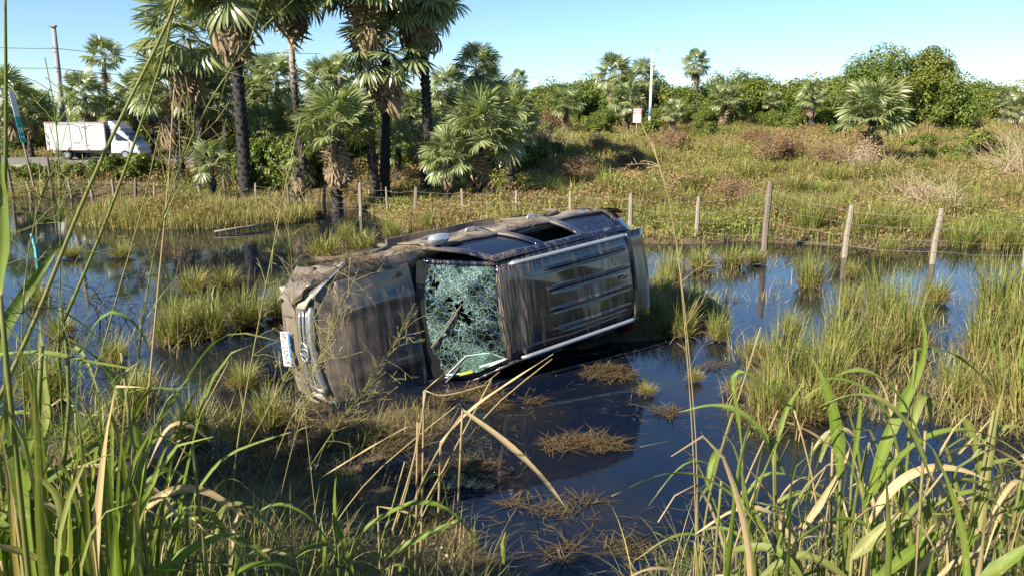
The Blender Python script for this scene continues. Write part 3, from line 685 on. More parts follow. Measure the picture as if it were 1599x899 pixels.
# tall palms by the water
palm(386, 325, -34, 112, 27, 'tall palm with thick blackened trunk leaning out of the pond edge by the grassy islet', ut=358, near=True, nl=46, nd=26, trunk_r=.185, tm=M_CHAR)
palm(312, 262, 62, 88, 33, 'palm with drooping yellowish fronds behind the thick leaning trunk', ut=292, near=True, nl=40, nd=18, trunk_r=.14)
palm(480, 300, -42, 98, 31, 'tall slim palm with pale upper trunk and dark scaly lower trunk', ut=452, near=True, nl=44, nd=12, trunk_r=.115)
palm(588, 309, -44, 104, 28, 'tall palm with pale upper trunk, its dead fronds hanging high, one of a touching pair', ut=572, near=True, nl=46, nd=24, trunk_r=.135)
palm(600, 307, 82, 84, 28.6, 'shorter palm of the touching pair with shaggy brown frond skirt', ut=602, near=True, nl=38, nd=30, trunk_r=.16, tm=M_CHAR)
palm(664, 300, -14, 88, 29, 'tall palm with dark ringed trunk and heavy dark crown', ut=648, near=True, nl=46, nd=14, trunk_r=.15, tm=M_CHAR)
palm(674, 262, 2, 66, 36, 'tall thin palm with straight pale grey trunk', ut=668, near=True, nl=38, nd=6, trunk_r=.12)
# mid palms
palm(285, 262, 148, 74, 34, 'short palm with dead fronds hanging beside a dark trunk near the truck', ut=266, near=True, low=-20, nl=36, nd=24, trunk_r=.13, tm=M_CHAR)
palm(308, 258, 155, 60, 35.5, 'short bushy palm with slanting dark trunk right of the truck', ut=326, near=True, nl=34, nd=10, trunk_r=.15, tm=M_CHAR)
palm(525, 300, 205, 74, 26.5, 'low spreading palm with a grey skirt of dead fronds at the pond edge', near=True, low=-5, nl=34, nd=50, trunk_r=.16)
palm(465, 300, 262, 44, 26, 'collapsed low palm of mostly grey dead fronds at the pond edge', near=True, nl=5, nd=30, trunk_r=.14)
palm(748, 292, 215, 76, 27, 'low dense palm with fronds to the ground at the meadow edge', near=True, low=-25, nl=40, nd=10, trunk_r=.14)
palm(800, 285, 205, 50, 30, 'small low palm touching the low dense palm', near=True, nl=32, nd=4, trunk_r=.12)
palm(700, 290, 250, 50, 26.5, 'stemless palm clump at the foot of the thin pale palm', near=True, nl=30, nd=6, trunk_r=.1)
palm(330, 292, 258, 42, 31, 'stemless young palm on the road bank', near=True, nl=20, nd=2, trunk_r=.08)
palm(745, 250, 112, 46, 36, 'palm with upright crown standing above the low dense palm', near=True, nl=32, nd=6, trunk_r=.12)
palm(1362, 246, 186, 66, 36, 'big low palm with pale upright fronds and brown skirt in the open meadow', near=True, low=-8, nl=36, nd=34, trunk_r=.17)
G1 = 'palms behind the roadside'; L1 = 'mid-distance fan palm among the green thicket behind the tall palms'
for (u, vb, vc, r_, Y) in [(432, 205, 128, 46, 42), (505, 215, 132, 42, 45), (352, 230, 140, 52, 44), (388, 240, 160, 44, 41), (236, 215, 165, 40, 47), (700, 240, 142, 44, 41), (622, 270, 232, 50, 33), (640, 240, 180, 44, 38), (775, 240, 160, 40, 39), (555, 240, 170, 40, 40), (800, 250, 175, 42, 36), (725, 260, 180, 46, 33), (680, 280, 225, 42, 31), (460, 250, 190, 44, 36), (410, 260, 205, 44, 35), (815, 235, 190, 34, 38), (530, 215, 120, 40, 44), (400, 215, 120, 38, 46), (215, 225, 150, 40, 46), (185, 225, 175, 38, 47), (760, 225, 130, 36, 42)]:
    palm(u, vb, vc, r_, Y, L1, G1)
palm(162, 200, 92, 37, 48, 'dark fan palm standing alone against the sky behind the truck box')
palm(132, 215, 152, 42, 45, 'dark low-crowned palm directly behind the truck box')
palm(9, 252, 158, 54, 45, 'palm with thick ringed trunk beside the leaning teal sign')
palm(48, 235, 172, 40, 47, 'half-hidden palm between the teal sign and the utility pole')
G2 = 'palms along the far treeline'; L2 = 'small pale fan palm in front of the far treeline'
for (u, vb, vc, r_, Y) in [(884, 208, 166, 36, 54), (978, 206, 158, 34, 56), (1052, 206, 178, 24, 54), (1132, 192, 158, 32, 58), (1206, 186, 160, 21, 62), (1268, 190, 152, 28, 58), (1478, 190, 150, 20, 64), (1568, 182, 158, 20, 64), (1592, 195, 172, 30, 56)]:
    lab_, g_ = {884: ('pale fan palm with stout trunk between the thicket and the notice board', None), 978: ('pale fan palm right beside the notice board', None), 1052: ('small squat fan palm beside the street light pole', None), 1132: ('rounded pale fan palm beyond the slim tall palm', None)}.get(u, ('small fan palm at the treeline before the large spreading tree', 'small palms before the large tree') if u < 1300 else ('small pale fan palm beyond the large spreading tree', 'small palms beyond the large tree'))
    palm(u, vb, vc, r_, Y, lab_, g_, trunk_r=.16, stubs=False)
palm(958, 190, 118, 36, 64, 'tall pale palm, first of two side by side left of the concrete pole', trunk_r=.16, stubs=False)
palm(1000, 190, 130, 38, 63, 'palm with brown hanging skirt touching the concrete pole', trunk_r=.16, stubs=False)
palm(1087, 200, 103, 26, 70, 'tall slim palm standing alone above the far treeline', trunk_r=.13, stubs=False)
palm(810, 200, 126, 18, 72, 'tiny palm crown above the far treeline beside the thicket', trunk_r=.13, stubs=False)

# ------------------------------------------------------------------ broadleaf trees and shrubs
def leaf_crown(name, n, seed, lobes=22, leaf=.16, flat=.75, low=.35, rs=(.20, .40)):
    """unit-radius crown: many small leaf quads on uneven lobes, gaps between"""
    r = np.random.default_rng(seed)
    d = r.normal(size=(lobes, 3)); d /= np.linalg.norm(d, axis=1)[:, None]; d[:, 2] = np.where(d[:, 2] < 0, d[:, 2] * low, d[:, 2])
    c = d * r.uniform(.35, .78, (lobes, 1)); c[:, 2] *= flat; rad = r.uniform(rs[0], rs[1], lobes)
    k = r.integers(0, lobes, n); e = r.normal(size=(n, 3)); e /= np.linalg.norm(e, axis=1)[:, None]
    p = c[k] + e * (rad[k] * r.uniform(.4, 1.04, n) ** .6)[:, None]
    # leaf normals lean outwards and up
    nn = e * .8 + np.array([0, 0, .5]) + r.normal(0, .55, (n, 3)); nn /= np.linalg.norm(nn, axis=1)[:, None]
    a = np.cross(nn, r.normal(size=(n, 3))); a /= np.linalg.norm(a, axis=1)[:, None]; b = np.cross(nn, a)
    s = leaf * r.uniform(.6, 1.3, n)[:, None]
    V = np.stack([p - a * s * .55, p + b * s * .32 + nn * s * .1, p + a * s * .55, p - b * s * .32 + nn * s * .1], 1).reshape(-1, 3)
    Q = np.arange(n * 4).reshape(-1, 4)
    dry = np.clip(r.uniform(0, .6, lobes)[k] + r.normal(0, .18, n), 0, 1); bri = np.clip(r.uniform(.3, .6, lobes)[k] + r.normal(0, .13, n), 0, 1)
    C = np.repeat(np.stack([dry, bri, bri], 1), 4, 0)
    return np_mesh(name, V, Q, M_LEAF, C)
TC = [leaf_crown('crown', 9000, 100 + i, lobes=22 + 3 * i, leaf=.072, flat=.9, low=.9) for i in range(5)]
BIG = leaf_crown('crown', 60000, 140, lobes=95, leaf=.032, flat=.85, low=.45, rs=(.13, .27))
SH = [leaf_crown('foliage', 4200, 120 + i, lobes=12 + 2 * i, leaf=.13, flat=.85, low=.7) for i in range(3)]
SHR = []
M_RW = foliage('reddish_weed_leaves', (.22, .135, .075), (.31, .23, .12), trans=.25)
for q_ in range(2):
    c_ = leaf_crown('foliage', 11000, 160 + q_, lobes=34, leaf=.045, flat=.8, low=.8); c_.materials.clear(); c_.materials.append(M_RW); SHR.append(c_)
def tree(u, vt, rpx, Y, label, group, vb=None, me=None, sx=1.0, sz=1.0, name='broadleaf_tree', seed=0):
    r = np.random.default_rng(int(u * 13 + vt * 3 + seed)); X = at_Y(u, 200, Y)[0]; zb = tz(X, Y) - .1
    T = at_Y(u, vt, Y); R = rpx * Y / FPX; h = T[2] - zb
    root = empty(name, (X, Y, zb), label, 'tree' if name.endswith('tree') else 'shrub', group)
    me = me or TC[int(r.integers(0, 5))]
    zs = h * .60 * sz if group else max(.55 * R, min(R * 1.0, h * .62)) * sz; zc = h - zs * .85
    mb = MB(); fork = max(.25, zc * .6); mb.tube([(0, 0, -.1), (.08 * R, 0, fork * .6), (.04 * R, .05 * R, fork)], [.06 * R ** .7 + .05, .05 * R ** .7 + .035, .05 * R ** .7 + .02], 8)
    for k in range(6):
        q = k * 1.05 + r.uniform(-.3, .3); l_ = R * r.uniform(.45, .75); mb.tube([(.04 * R, .05 * R, fork * .95), (l_ * .5 * math.cos(q), l_ * .5 * math.sin(q), lerp(fork, zc, .7)), (l_ * math.cos(q) * sx, l_ * math.sin(q), zc + zs * r.uniform(.0, .5))], [.05 * R ** .7 + .01, .03 * R ** .7 + .01, .012], 6)
    mb.build('trunk', M_BARK, root, True)
    o = link(bpy.data.objects.new('crown', me), root); o.location = (0, 0, zc); o.rotation_euler = (0, 0, r.uniform(0, 6.3)); o.scale = (R * sx, R * sx, zs * 1.15)
    return root
tree(1392, 62, 106, 60, 'large spreading dark green tree rising above the far meadow', None, me=BIG, sx=1.0, sz=1.1)
tree(1470, 122, 52, 57, 'lower dense tree spreading right beside the large spreading tree', None)
tree(1345, 118, 42, 61, 'small tree leaning left under the large spreading tree', None)
G3 = 'trees of the far treeline'; L3 = 'rounded green tree in the far treeline'
ru_ = random.Random(5)
for k, u in enumerate(range(790, 1320, 36)):
    tree(u + ru_.uniform(-8, 8), ru_.uniform(116, 136) + (8 if 1020 < u < 1060 else 0), ru_.uniform(36, 54), ru_.uniform(66, 74), L3, G3)
for k, u in enumerate(range(800, 1310, 44)):
    tree(u + ru_.uniform(-12, 12), ru_.uniform(150, 170), ru_.uniform(24, 34), ru_.uniform(59, 63), L3, G3)
for u in range(1480, 1650, 30):
    tree(u + ru_.uniform(-6, 6), ru_.uniform(122, 138), ru_.uniform(32, 44), ru_.uniform(68, 76), L3, G3)
for (u, vt, r_) in [(1165, 118, 48), (1128, 122, 40), (1255, 122, 50)]: tree(u, vt, r_, 68, L3, G3)
G4 = 'thicket behind the palms'; L4 = 'leafy green tree in the thicket behind the palms'
for k, u in enumerate(range(-20, 800, 34)):
    if 60 < u < 130: vt = 195
    else: vt = ru_.uniform(138, 170)
    tree(u + ru_.uniform(-10, 10), vt, ru_.uniform(34, 52), ru_.uniform(50, 58), L4, G4)
for k, u in enumerate(range(340, 860, 40)):
    tree(u + ru_.uniform(-14, 14), ru_.uniform(185, 222), ru_.uniform(30, 46), ru_.uniform(33, 44), L4, G4)
# low shrubs
G5 = 'low shrubs of the meadow'; L5 = 'low leafy shrub growing in the meadow behind the fence'
for (u, v, r_) in [(1545, 250, 42), (1500, 250, 26), (1440, 232, 22), (830, 262, 34), (800, 272, 34), (860, 248, 26), (905, 205, 22), (1100, 212, 22), (1230, 205, 20), (1010, 212, 24), (940, 212, 22), (1310, 215, 20), (845, 225, 30)]:
    p = ground_at(u, v); tree(u, v - r_ * 1.1, r_, p[1], L5, G5, me=SH[u % 3], name='meadow_shrub')
G6 = 'shrubs on the road bank'; L6 = 'leafy dark green shrub on the bank below the road'
for (u, v, r_) in [(195, 283, 30), (225, 275, 30), (170, 268, 22), (250, 280, 22), (415, 275, 40), (440, 262, 34), (30, 285, 24), (70, 278, 20), (110, 282, 22), (142, 275, 20), (385, 262, 30)]:
    p = at_Y(u, v, 34.4 if u < 300 else 33); tree(u, v - r_ * 1.25, r_, p[1], L6, G6, me=SH[u % 3], name='bank_shrub')

for (u, v, r_, lab) in [(1150, 322, 40, 'rusty red weed bush just behind the dark fence post'), (935, 240, 26, 'round rusty bush in the shaded hollow of the meadow'), (905, 285, 34, 'brown leggy weed bush behind the fence in shade'), (1220, 255, 44, 'broad brown weed bush in the open meadow'), (985, 262, 30, 'rusty weed bush in the middle of the shaded hollow'), (1050, 240, 34, 'dull brown bush below the street light'), (1300, 262, 36, 'brown weed bush left of the big meadow palm'), (860, 205, 30, 'dark brown bush at the thicket end of the meadow'), (1180, 232, 30, 'dark brown bush below the far treeline palms'), (835, 240, 34, 'dark leggy bush beside the low dense palm'), (1080, 300, 30, 'thin reddish bush behind the fence beyond the car tail')]:
    p = ground_at(u, v); tree(u, v - r_ * 1.15, r_, p[1], lab, 'x', me=SHR[u % 2], name='weed_shrub')
for o_ in COL.objects:
    if o_.get('group') == 'x': del o_['group']
def brush(u, v, wpx, hpx, n, seed, lab):
    r = np.random.default_rng(seed); p = ground_at(u, v); sc = p[1] / FPX; root = empty('dry_brush', tuple(p), lab, 'brush'); mb = MB()
    for i in range(n):
        x0 = r.normal(0, .3) * wpx * sc; b = np.array([x0, r.normal(0, .5), -.05]); q = r.uniform(0, 6.3); l_ = hpx * sc * r.uniform(.5, 1.25); lean = r.uniform(.2, 1.1)
        d = np.array([math.cos(q) * math.sin(lean), math.sin(q) * math.sin(lean), math.cos(lean)]); m1 = b + d * l_ * .5; e = b + d * l_ + np.array([0, 0, -.25 * l_ * lean]); mb.tube([b, m1, e], [.014, .010, .004], 4, False)
        for _ in range(3): k_ = r.uniform(.3, .9); a_ = b + (m1 - b) * min(1, k_ * 2) if k_ < .5 else m1 + (e - m1) * (k_ * 2 - 1); mb.tube([a_, a_ + (d + r.normal(0, .6, 3)) * l_ * .3], [.006, .003], 3, False)
    mb.build('twigs', M_BRUSH, root)['kind'] = 'stuff'
M_BRUSH = simple('dry_twigs', (.30, .23, .16), .9, nz=.3)
brush(1440, 330, 80, 62, 110, 61, 'tangle of bare dry twigs on the meadow behind two fence posts'); brush(1350, 270, 80, 50, 90, 62, 'bare dry twigs fallen beside the big meadow palm'); brush(1590, 275, 50, 80, 70, 63, 'dry standing stems beside the bright meadow shrub'); brush(850, 235, 50, 50, 60, 64, 'dry twigs among the dark bushes by the low dense palm')
def far_wood():
    n = 110000; r = np.random.default_rng(77); x = r.uniform(-95, 110, n); y = r.uniform(78, 96, n); top = 1.4 + 2.4 * vnoise(x, y * 0 + 5, 5, 41) + 1.2 * vnoise(x, y, 2, 42); z = terrain(x, y) + top * r.random(n) ** .7
    nn = r.normal(size=(n, 3)) + [-.3, -.5, .6]; nn /= np.linalg.norm(nn, axis=1)[:, None]; a = np.cross(nn, r.normal(size=(n, 3))); a /= np.linalg.norm(a, axis=1)[:, None]; b = np.cross(nn, a); p = np.stack([x, y, z], 1); s_ = r.uniform(.09, .2, n)[:, None]
    V = np.stack([p - a * s_, p + b * s_ * .6, p + a * s_, p - b * s_ * .6], 1).reshape(-1, 3); k1 = vnoise(x, y, 6, 43)
    C = np.repeat(np.stack([np.clip(k1 + r.normal(0, .2, n), 0, 1), np.clip(.3 + .35 * vnoise(x, y, 3, 44) + r.normal(0, .12, n), 0, 1), k1], 1), 4, 0); stuff('far_wood', V, np.arange(4 * n).reshape(-1, 4), C, M_LEAF)

# ------------------------------------------------------------------ grass tussocks
def tussock_mesh(name, seed, n=260, dry=.4):
    r = np.random.default_rng(seed); parts = []
    def grp(n, rad, tl, bd, ln, wd, dr, br, segs=4):
        q = r.uniform(0, 6.283, n); rr = rad * np.sqrt(r.random(n)); b = np.stack([rr * np.cos(q), rr * np.sin(q), -.05 + 0 * q], 1)
        az = q + r.normal(0, .7, n)
        parts.append(blades(b, az, np.abs(r.normal(tl[0], tl[1], n)), np.abs(r.normal(bd[0], bd[1], n)), r.uniform(ln[0], ln[1], n), r.uniform(wd[0], wd[1], n), segs, np.clip(r.normal(dr[0], dr[1], n), 0, 1), np.clip(r.normal(br[0], br[1], n), 0, 1)))
    ng = int(n * (1.15 - dry)); nd = n - ng
    grp(ng, .30, (.24, .22), (.75, .5), (.45, 1.15), (.010, .022), (.30, .22), (.5, .2))
    grp(nd, .34, (.5, .35), (1.3, .5), (.35, .85), (.012, .026), (.9, .15), (.5, .22))
    grp(n // 2, .38, (.9, .3), (1.2, .5), (.2, .42), (.014, .03), (1., .05), (.12, .12), 3)
    V, Q, C = joinVQ(parts); return np_mesh(name, V, Q, M_GRASS, C)
TU = [tussock_mesh('blades', 200 + i, 330, d) for i, d in enumerate((.2, .3, .4, .5, .65, .75))]
TL = {'a': ('lone green grass tussock standing in the water between two fence posts', None), 'b': ('small grass tussock in the water by the car roof end', 'small tussocks in the water by the car roof'),
      'c': ('tall green tussock of the broad clump in the pond beyond the reeds', 'tussocks of the broad pond clump'), 'd': ('tussock with brown underside in front of the fence wires', 'tussocks in front of the fence'),
      'e': ('big shaggy tussock at the pond edge beside the broad-leaved reeds', 'big tussocks at the pond edge'), 'f': ('brown tussock on the mud mound behind the car tail', 'tussocks on the mud mound'),
      'g': ('green and straw tussock on the islet in front of the car bumper', 'tussocks on the islet in front of the car'), 'h': ('dark dry tussock in water before the leaning palm', 'dry tussocks before the leaning palm'),
      'i': ('short tussock on the shore behind the car', 'tussocks on the shore behind the car'), 'j': ('thin tussock in water at the foot of the fence', 'thin tussocks at the fence'), 'l': ('small ragged grass tuft breaking the open water right of the car', 'small tufts in the open water right of the car'), 'm': ('sparse grass tuft in the open water beside the tall green reeds', 'sparse tufts in the left water'), 'k': ('ragged tussock at the near water edge left of the car', 'ragged near-shore tussocks')}
def put_tussock(x, y, h, w, dr, label, group, z=None):
    k = int(np.clip(round(np.interp(dr, [.2, .3, .4, .5, .65, .75], range(6))), 0, 5))
    o = link(bpy.data.objects.new('grass_tussock', TU[k])); o.location = (x, y, (tz(x, y) if z is None else z) - .02); o.rotation_euler = (0, 0, rng.uniform(0, 6.3)); o.scale = (w * .84, w * .84, h * 1.0)
    tag(o, label, 'grass tussock', group); return o
TLX = {'b': ['larger grass tussock in the water by the car roof end', 'smaller grass tussock in the water beside the larger one by the car roof end'],
       'c': ['tall green tussock on the car side of the broad pond clump', 'fullest tall tussock in the middle of the broad pond clump', 'short tussock at the open-water corner of the broad pond clump', 'greenest tussock on the fence side of the broad pond clump', 'low straw-coloured tussock at the foot of the broad pond clump'],
       'd': ['green tussock closest to the fence wires, standing in water', 'tall tussock with brown underside in front of the fence wires', 'low straw-mixed tussock on the pond-clump side of the fence tussocks'],
       'h': ['dark dry tussock in water before the leaning palm', 'drier dark tussock right beside the one before the leaning palm']}
CNT = {}
for (x, y, h, w, dr, g_) in TPOS:
    CNT[g_] = CNT.get(g_, -1) + 1; lab_ = (TLX[g_][CNT[g_]], None) if g_ in TLX else TL[g_]
    o = put_tussock(x, y, h, w, dr + .1, *lab_, z=max(0, tz(x, y)))
G7 = 'tussocks along the far shore'; L7 = 'bright green tussock on the far shore behind the fence'
for (u, v, h, w) in [(1262, 362, 72, 76), (1225, 350, 50, 60), (1345, 372, 66, 74), (1395, 366, 60, 70), (1440, 372, 54, 60), (1500, 378, 58, 70), (1552, 380, 62, 70), (1598, 380, 66, 80), (1300, 352, 60, 70), (1090, 362, 40, 56), (1030, 356, 40, 60), (1150, 358, 44, 60), (1190, 345, 40, 60), (1470, 345, 50, 60), (1530, 340, 50, 60), (1580, 330, 44, 60), (1375, 330, 44, 60)]:
    p = at_z(u, v, .12); y = max(p[1], np.interp(p[0], SX, SY) - .1); sc = y / FPX; put_tussock(p[0] * y / p[1], y, h * sc, w * sc, .25 + .3 * (u % 7) / 7, L7, G7)

# ------------------------------------------------------------------ meadow, bank and islet growth (nobody could count it)
def scatter(n, y0, y1, pw=1.0, ulo=-300, uhi=1900):
    y = y0 + (y1 - y0) * rng.random(n) ** pw; u = rng.uniform(ulo, uhi, n); x = (u - CX) / FPX * y / math.cos(PITCH) * 1.02; return x, y
def stuff(name, V, Q, C, mat, label=None):
    o = link(bpy.data.objects.new(name, np_mesh(name, V, Q, mat, C))); o['kind'] = 'stuff'; return o
far_wood()
def meadow():
    x, y = scatter(150000, 17.5, 66, 1.15); z = terrain(x, y)
    on_road = (x < -4) & (y > 36.4) & (y < 47)
    k = (z > -.02) & ~on_road; x, y, z = x[k], y[k], z[k]; n = len(x)
    lump = vnoise(x, y, 1.7, 11) * .6 + vnoise(x, y, .7, 12) * .4; red = sst(.46, .64, vnoise(x, y, 4.5, 13) * .65 + vnoise(x, y, 1.3, 14) * .35); grn = sst(.5, .72, vnoise(x, y, 5, 15))
    ln = (.14 + .75 * lump ** 2) * rng.uniform(.7, 1.25, n) * (1 + .3 * (y > 40)); wd = rng.uniform(.010, .024, n) * (1 + y / 40)
    dry = np.clip(.66 + .24 * rng.normal(size=n) + .2 * red - .6 * grn, 0, 1)
    parts = blades(np.stack([x, y, z - .03], 1), rng.uniform(0, 6.3, n), np.abs(rng.normal(.2, .2, n)), np.abs(rng.normal(.6, .4, n)), ln, wd, 2, dry, np.clip(rng.normal(.45, .18, n) - .12 * red, 0, 1))
    stuff('meadow_grass', *parts, M_GRASS)
    x, y = scatter(400000, 18.0, 66, 1.05); z = terrain(x, y); k = (z > .0) & ~((x < -4) & (y > 36.4) & (y < 47)); x, y, z = x[k], y[k], z[k]; n = len(x)
    lump = vnoise(x, y, 1.7, 11) * .6 + vnoise(x, y, .7, 12) * .4; red = sst(.45, .6, vnoise(x, y, 4.5, 13) * .65 + vnoise(x, y, 1.3, 14) * .35)
    p = np.stack([x, y, z + (.05 + 1.35 * lump ** 2.4) * rng.random(n) ** .6], 1); s = (rng.uniform(.018, .04, n) * (1 + y / 45))[:, None]
    nn = rng.normal(size=(n, 3)) + [0, 0, .8]; nn /= np.linalg.norm(nn, axis=1)[:, None]; a = np.cross(nn, rng.normal(size=(n, 3))); a /= np.linalg.norm(a, axis=1)[:, None]; b = np.cross(nn, a)
    V = np.stack([p - a * s, p + b * s * .5, p + a * s, p - b * s * .5], 1).reshape(-1, 3); Q = np.arange(4 * n).reshape(-1, 4)
    tone = vnoise(x, y, 2.6, 16); C = np.repeat(np.stack([np.clip(red * 1.0 + rng.normal(.12, .14, n), 0, 1), np.clip(rng.normal(.35, .16, n) + .45 * (tone - .4), 0, 1), lump], 1), 4, 0)
    stuff('meadow_weeds', V, Q, C, M_WEED)
meadow()
G8 = 'dry grass clumps of the meadow'; L8 = 'soft dry grass clump in the open meadow behind the fence'
rm_ = random.Random(31)
for k in range(95):
    v = rm_.uniform(205, 345); u = rm_.uniform(840, 1600); 
    if u < 1000 and v > 320: continue
    p = ground_at(u, v); sc = p[1] / FPX; h = rm_.uniform(.5, 1.0); w = rm_.uniform(.8, 1.7); put_tussock(p[0], p[1], h, w, rm_.choice([.3, .5, .65, .75, .75]), L8, G8)
def islet():
    n = 14000; q = rng.uniform(0, 6.3, n); rr = np.sqrt(rng.random(n)); x = -10.3 + 3.9 * rr * np.cos(q); y = 24.4 + 2.4 * rr * np.sin(q); z = terrain(x, y); k = z > -.06; x, y, z = x[k], y[k], z[k]; n = len(x)
    A = blades(np.stack([x, y, z - .02], 1), rng.uniform(0, 6.3, n), np.abs(rng.normal(.25, .2, n)), np.abs(rng.normal(.6, .4, n)), rng.uniform(.2, .62, n) * (.5 + vnoise(x, y, .8, 5)), rng.uniform(.012, .03, n), 2, np.clip(rng.normal(.62, .2, n), 0, 1), np.clip(rng.normal(.45, .18, n), 0, 1))
    stuff('islet_grass', *A, M_GRASS)
islet()
def bank():
    # tangled thin grass on the near bank and the mud shelf before the car
    n = 130000; x = rng.uniform(-9, 11, n); y = rng.uniform(1.6, 8.6, n); z = terrain(x, y)
    clear = (np.abs(x - (.0 + .33 * y * 0)) < 0) ; k = (z > .01) & (np.abs(x) < 1.1 * y + 1.2)
    x, y, z = x[k], y[k], z[k]; n = len(x)
    dens = vnoise(x, y, .55, 21); kk = rng.random(n) < .25 + .9 * dens; x, y, z, dens = x[kk], y[kk], z[kk], dens[kk]; n = len(x)
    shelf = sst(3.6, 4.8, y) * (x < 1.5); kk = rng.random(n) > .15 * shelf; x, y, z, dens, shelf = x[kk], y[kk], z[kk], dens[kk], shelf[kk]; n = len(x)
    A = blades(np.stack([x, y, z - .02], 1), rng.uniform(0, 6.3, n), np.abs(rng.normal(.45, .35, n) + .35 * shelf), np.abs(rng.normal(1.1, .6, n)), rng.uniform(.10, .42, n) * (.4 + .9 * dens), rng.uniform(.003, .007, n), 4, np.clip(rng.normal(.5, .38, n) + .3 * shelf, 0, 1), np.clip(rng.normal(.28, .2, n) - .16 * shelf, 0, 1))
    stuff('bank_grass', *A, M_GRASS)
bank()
def mound():
    n = 9000; x = rng.uniform(.6, 4.2, n); y = rng.uniform(10.6, 13.8, n); z = terrain(x, y); k = z > -.03; x, y, z = x[k], y[k], z[k]; n = len(x); g = vnoise(x, y, .5, 52)
    A = blades(np.stack([x, y, z - .02], 1), rng.uniform(0, 6.3, n), np.abs(rng.normal(.6, .35, n)), np.abs(rng.normal(1.1, .5, n)), rng.uniform(.12, .42, n), rng.uniform(.006, .014, n), 3, np.clip(rng.normal(.85, .2, n) - .5 * (g > .62), 0, 1), np.clip(rng.normal(.3, .2, n), 0, 1))
    stuff('mound_grass', *A, M_GRASS)
mound()
def flat_straw(cx, cy, rx, ry, n, hz, zfun, seed, dry=(.75, .25), bri=(.4, .2), ln=(.12, .5), rag=False):
    r = np.random.default_rng(seed); q = r.uniform(0, 6.3, n); rr = np.sqrt(r.random(n)); x = cx + rx * rr * np.cos(q); y = cy + ry * rr * np.sin(q)
    if rag:
        k = vnoise(x, y, .28, seed) * .7 + vnoise(x, y, .1, seed + 1) * .3 > .36 + .30 * rr ** 2; q, rr, x, y = q[k], rr[k], x[k], y[k]; n = len(x)
    z = zfun(x, y) + hz * (1 - rr ** 2) * r.random(n) * (.5 + vnoise(x, y, .2, seed + 2)); az = r.uniform(0, 6.3, n)
    return blades(np.stack([x, y, z], 1), az, r.normal(1.50, .14, n), r.normal(.06, .22, n), r.uniform(ln[0], ln[1], n), r.uniform(.004, .012, n), 3, np.clip(r.normal(dry[0], dry[1], n), 0, 1), np.clip(r.normal(bri[0], bri[1], n), 0, 1))
gz0 = lambda x, y: np.maximum(terrain(x, y), 0) + .01
for k, (u, v, rx, ry, n, hz, lab) in enumerate([(760, 618, .72, .42, 700, .14, 'mat of brown straw under the shattered windshield'), (940, 580, .42, .32, 420, .16, 'straw and green grass clump beside the car roof'), (915, 690, .42, .34, 420, .12, 'mound of dark wet straw in the pond right of the windshield'),
        (1040, 640, .34, .16, 160, .06, 'thin raft of dead grass in open water off the car roof'), (560, 680, .9, .55, 800, .10, 'dark straw litter on the mud under the hood'), (1205, 655, .5, .3, 300, .1, 'pale straw heaped below the broad pond clump'), (980, 870, .6, .35, 260, .03, 'dark floating straw at the near pond edge'), (700, 735, .6, .35, 300, .04, 'sodden dark straw beyond the dry reed clump'), (1110, 570, .4, .22, 120, .05, 'brown weed raft below the tussocks by the car roof'), (870, 790, .55, .3, 160, .02, 'thin dark scum of straw in the near water'), (430, 715, 1.1, .5, 900, .07, 'broad dark litter of dead stems on the mud before the bumper'), (580, 790, .8, .45, 600, .06, 'matted dead stems around the foot of the dry reeds'), (300, 760, .9, .5, 600, .07, 'dead stem litter between the green reeds and the mud')]):
    p = at_z(u, v, .03); V, Q, C = flat_straw(p[0], p[1], rx, ry, n * 3, hz * .55, gz0, 300 + k, bri=(.02, .22), ln=(.05, .26), rag=True)
    V = V - p; o = link(bpy.data.objects.new('straw_mat', np_mesh('straw_mat', V, Q, M_STRAW, C))); o.location = p; tag(o, lab, 'straw')
# straw caught on the car (top side, hood corner, tail)
def car_pt(s, yr, z): return np.array((Matrix.Translation(CAR_T) @ __import__('mathutils').Euler(CAR_R).to_matrix().to_4x4()) @ Vector(L(s, yr, z)))
for k, (s, yr, z, rx, ry, n, lab) in enumerate([(.62, .93, .98, .42, .16, 300, 'dry straw heaped on the front fender of the car'), (1.38, .90, 1.06, .16, .16, 80, 'wisp of straw lodged by the mirror of the car'), (4.25, .93, 1.10, .30, .2, 110, 'straw lying over the tail lamp of the car'), (2.9, .96, 1.0, .4, .12, 60, 'few straws on the dented rear door of the car'), (.25, .80, .85, .25, .2, 120, 'straw draped over the front bumper corner of the car')]):
    p = car_pt(s, yr, z); V, Q, C = flat_straw(p[0], p[1], rx, ry, n, .10, lambda x, y: np.full(len(x), p[2] - .01), 330 + k, bri=(.5, .2), ln=(.08, .34))
    o = link(bpy.data.objects.new('straw_wisp', np_mesh('straw_wisp', V - p, Q, M_STRAW, C))); o.location = p; tag(o, lab, 'straw')
def floating():
    n = 9000; x, y = scatter(n, 4.9, 20, 1.3); k = terrain(x, y) < 0; d = vnoise(x, y, .9, 31) * .6 + vnoise(x, y, .3, 32) * .4; k &= d > .52; x, y = x[k], y[k]; n = len(x)
    A = blades(np.stack([x, y, np.full(n, .004)], 1), rng.uniform(0, 6.3, n), np.full(n, 1.565), rng.normal(0, .03, n), rng.uniform(.04, .22, n), rng.uniform(.003, .010, n), 2, np.clip(rng.normal(.6, .3, n), 0, 1), np.clip(rng.normal(.25, .2, n), 0, 1))
    stuff('floating_debris', *A, M_STRAW)
floating()
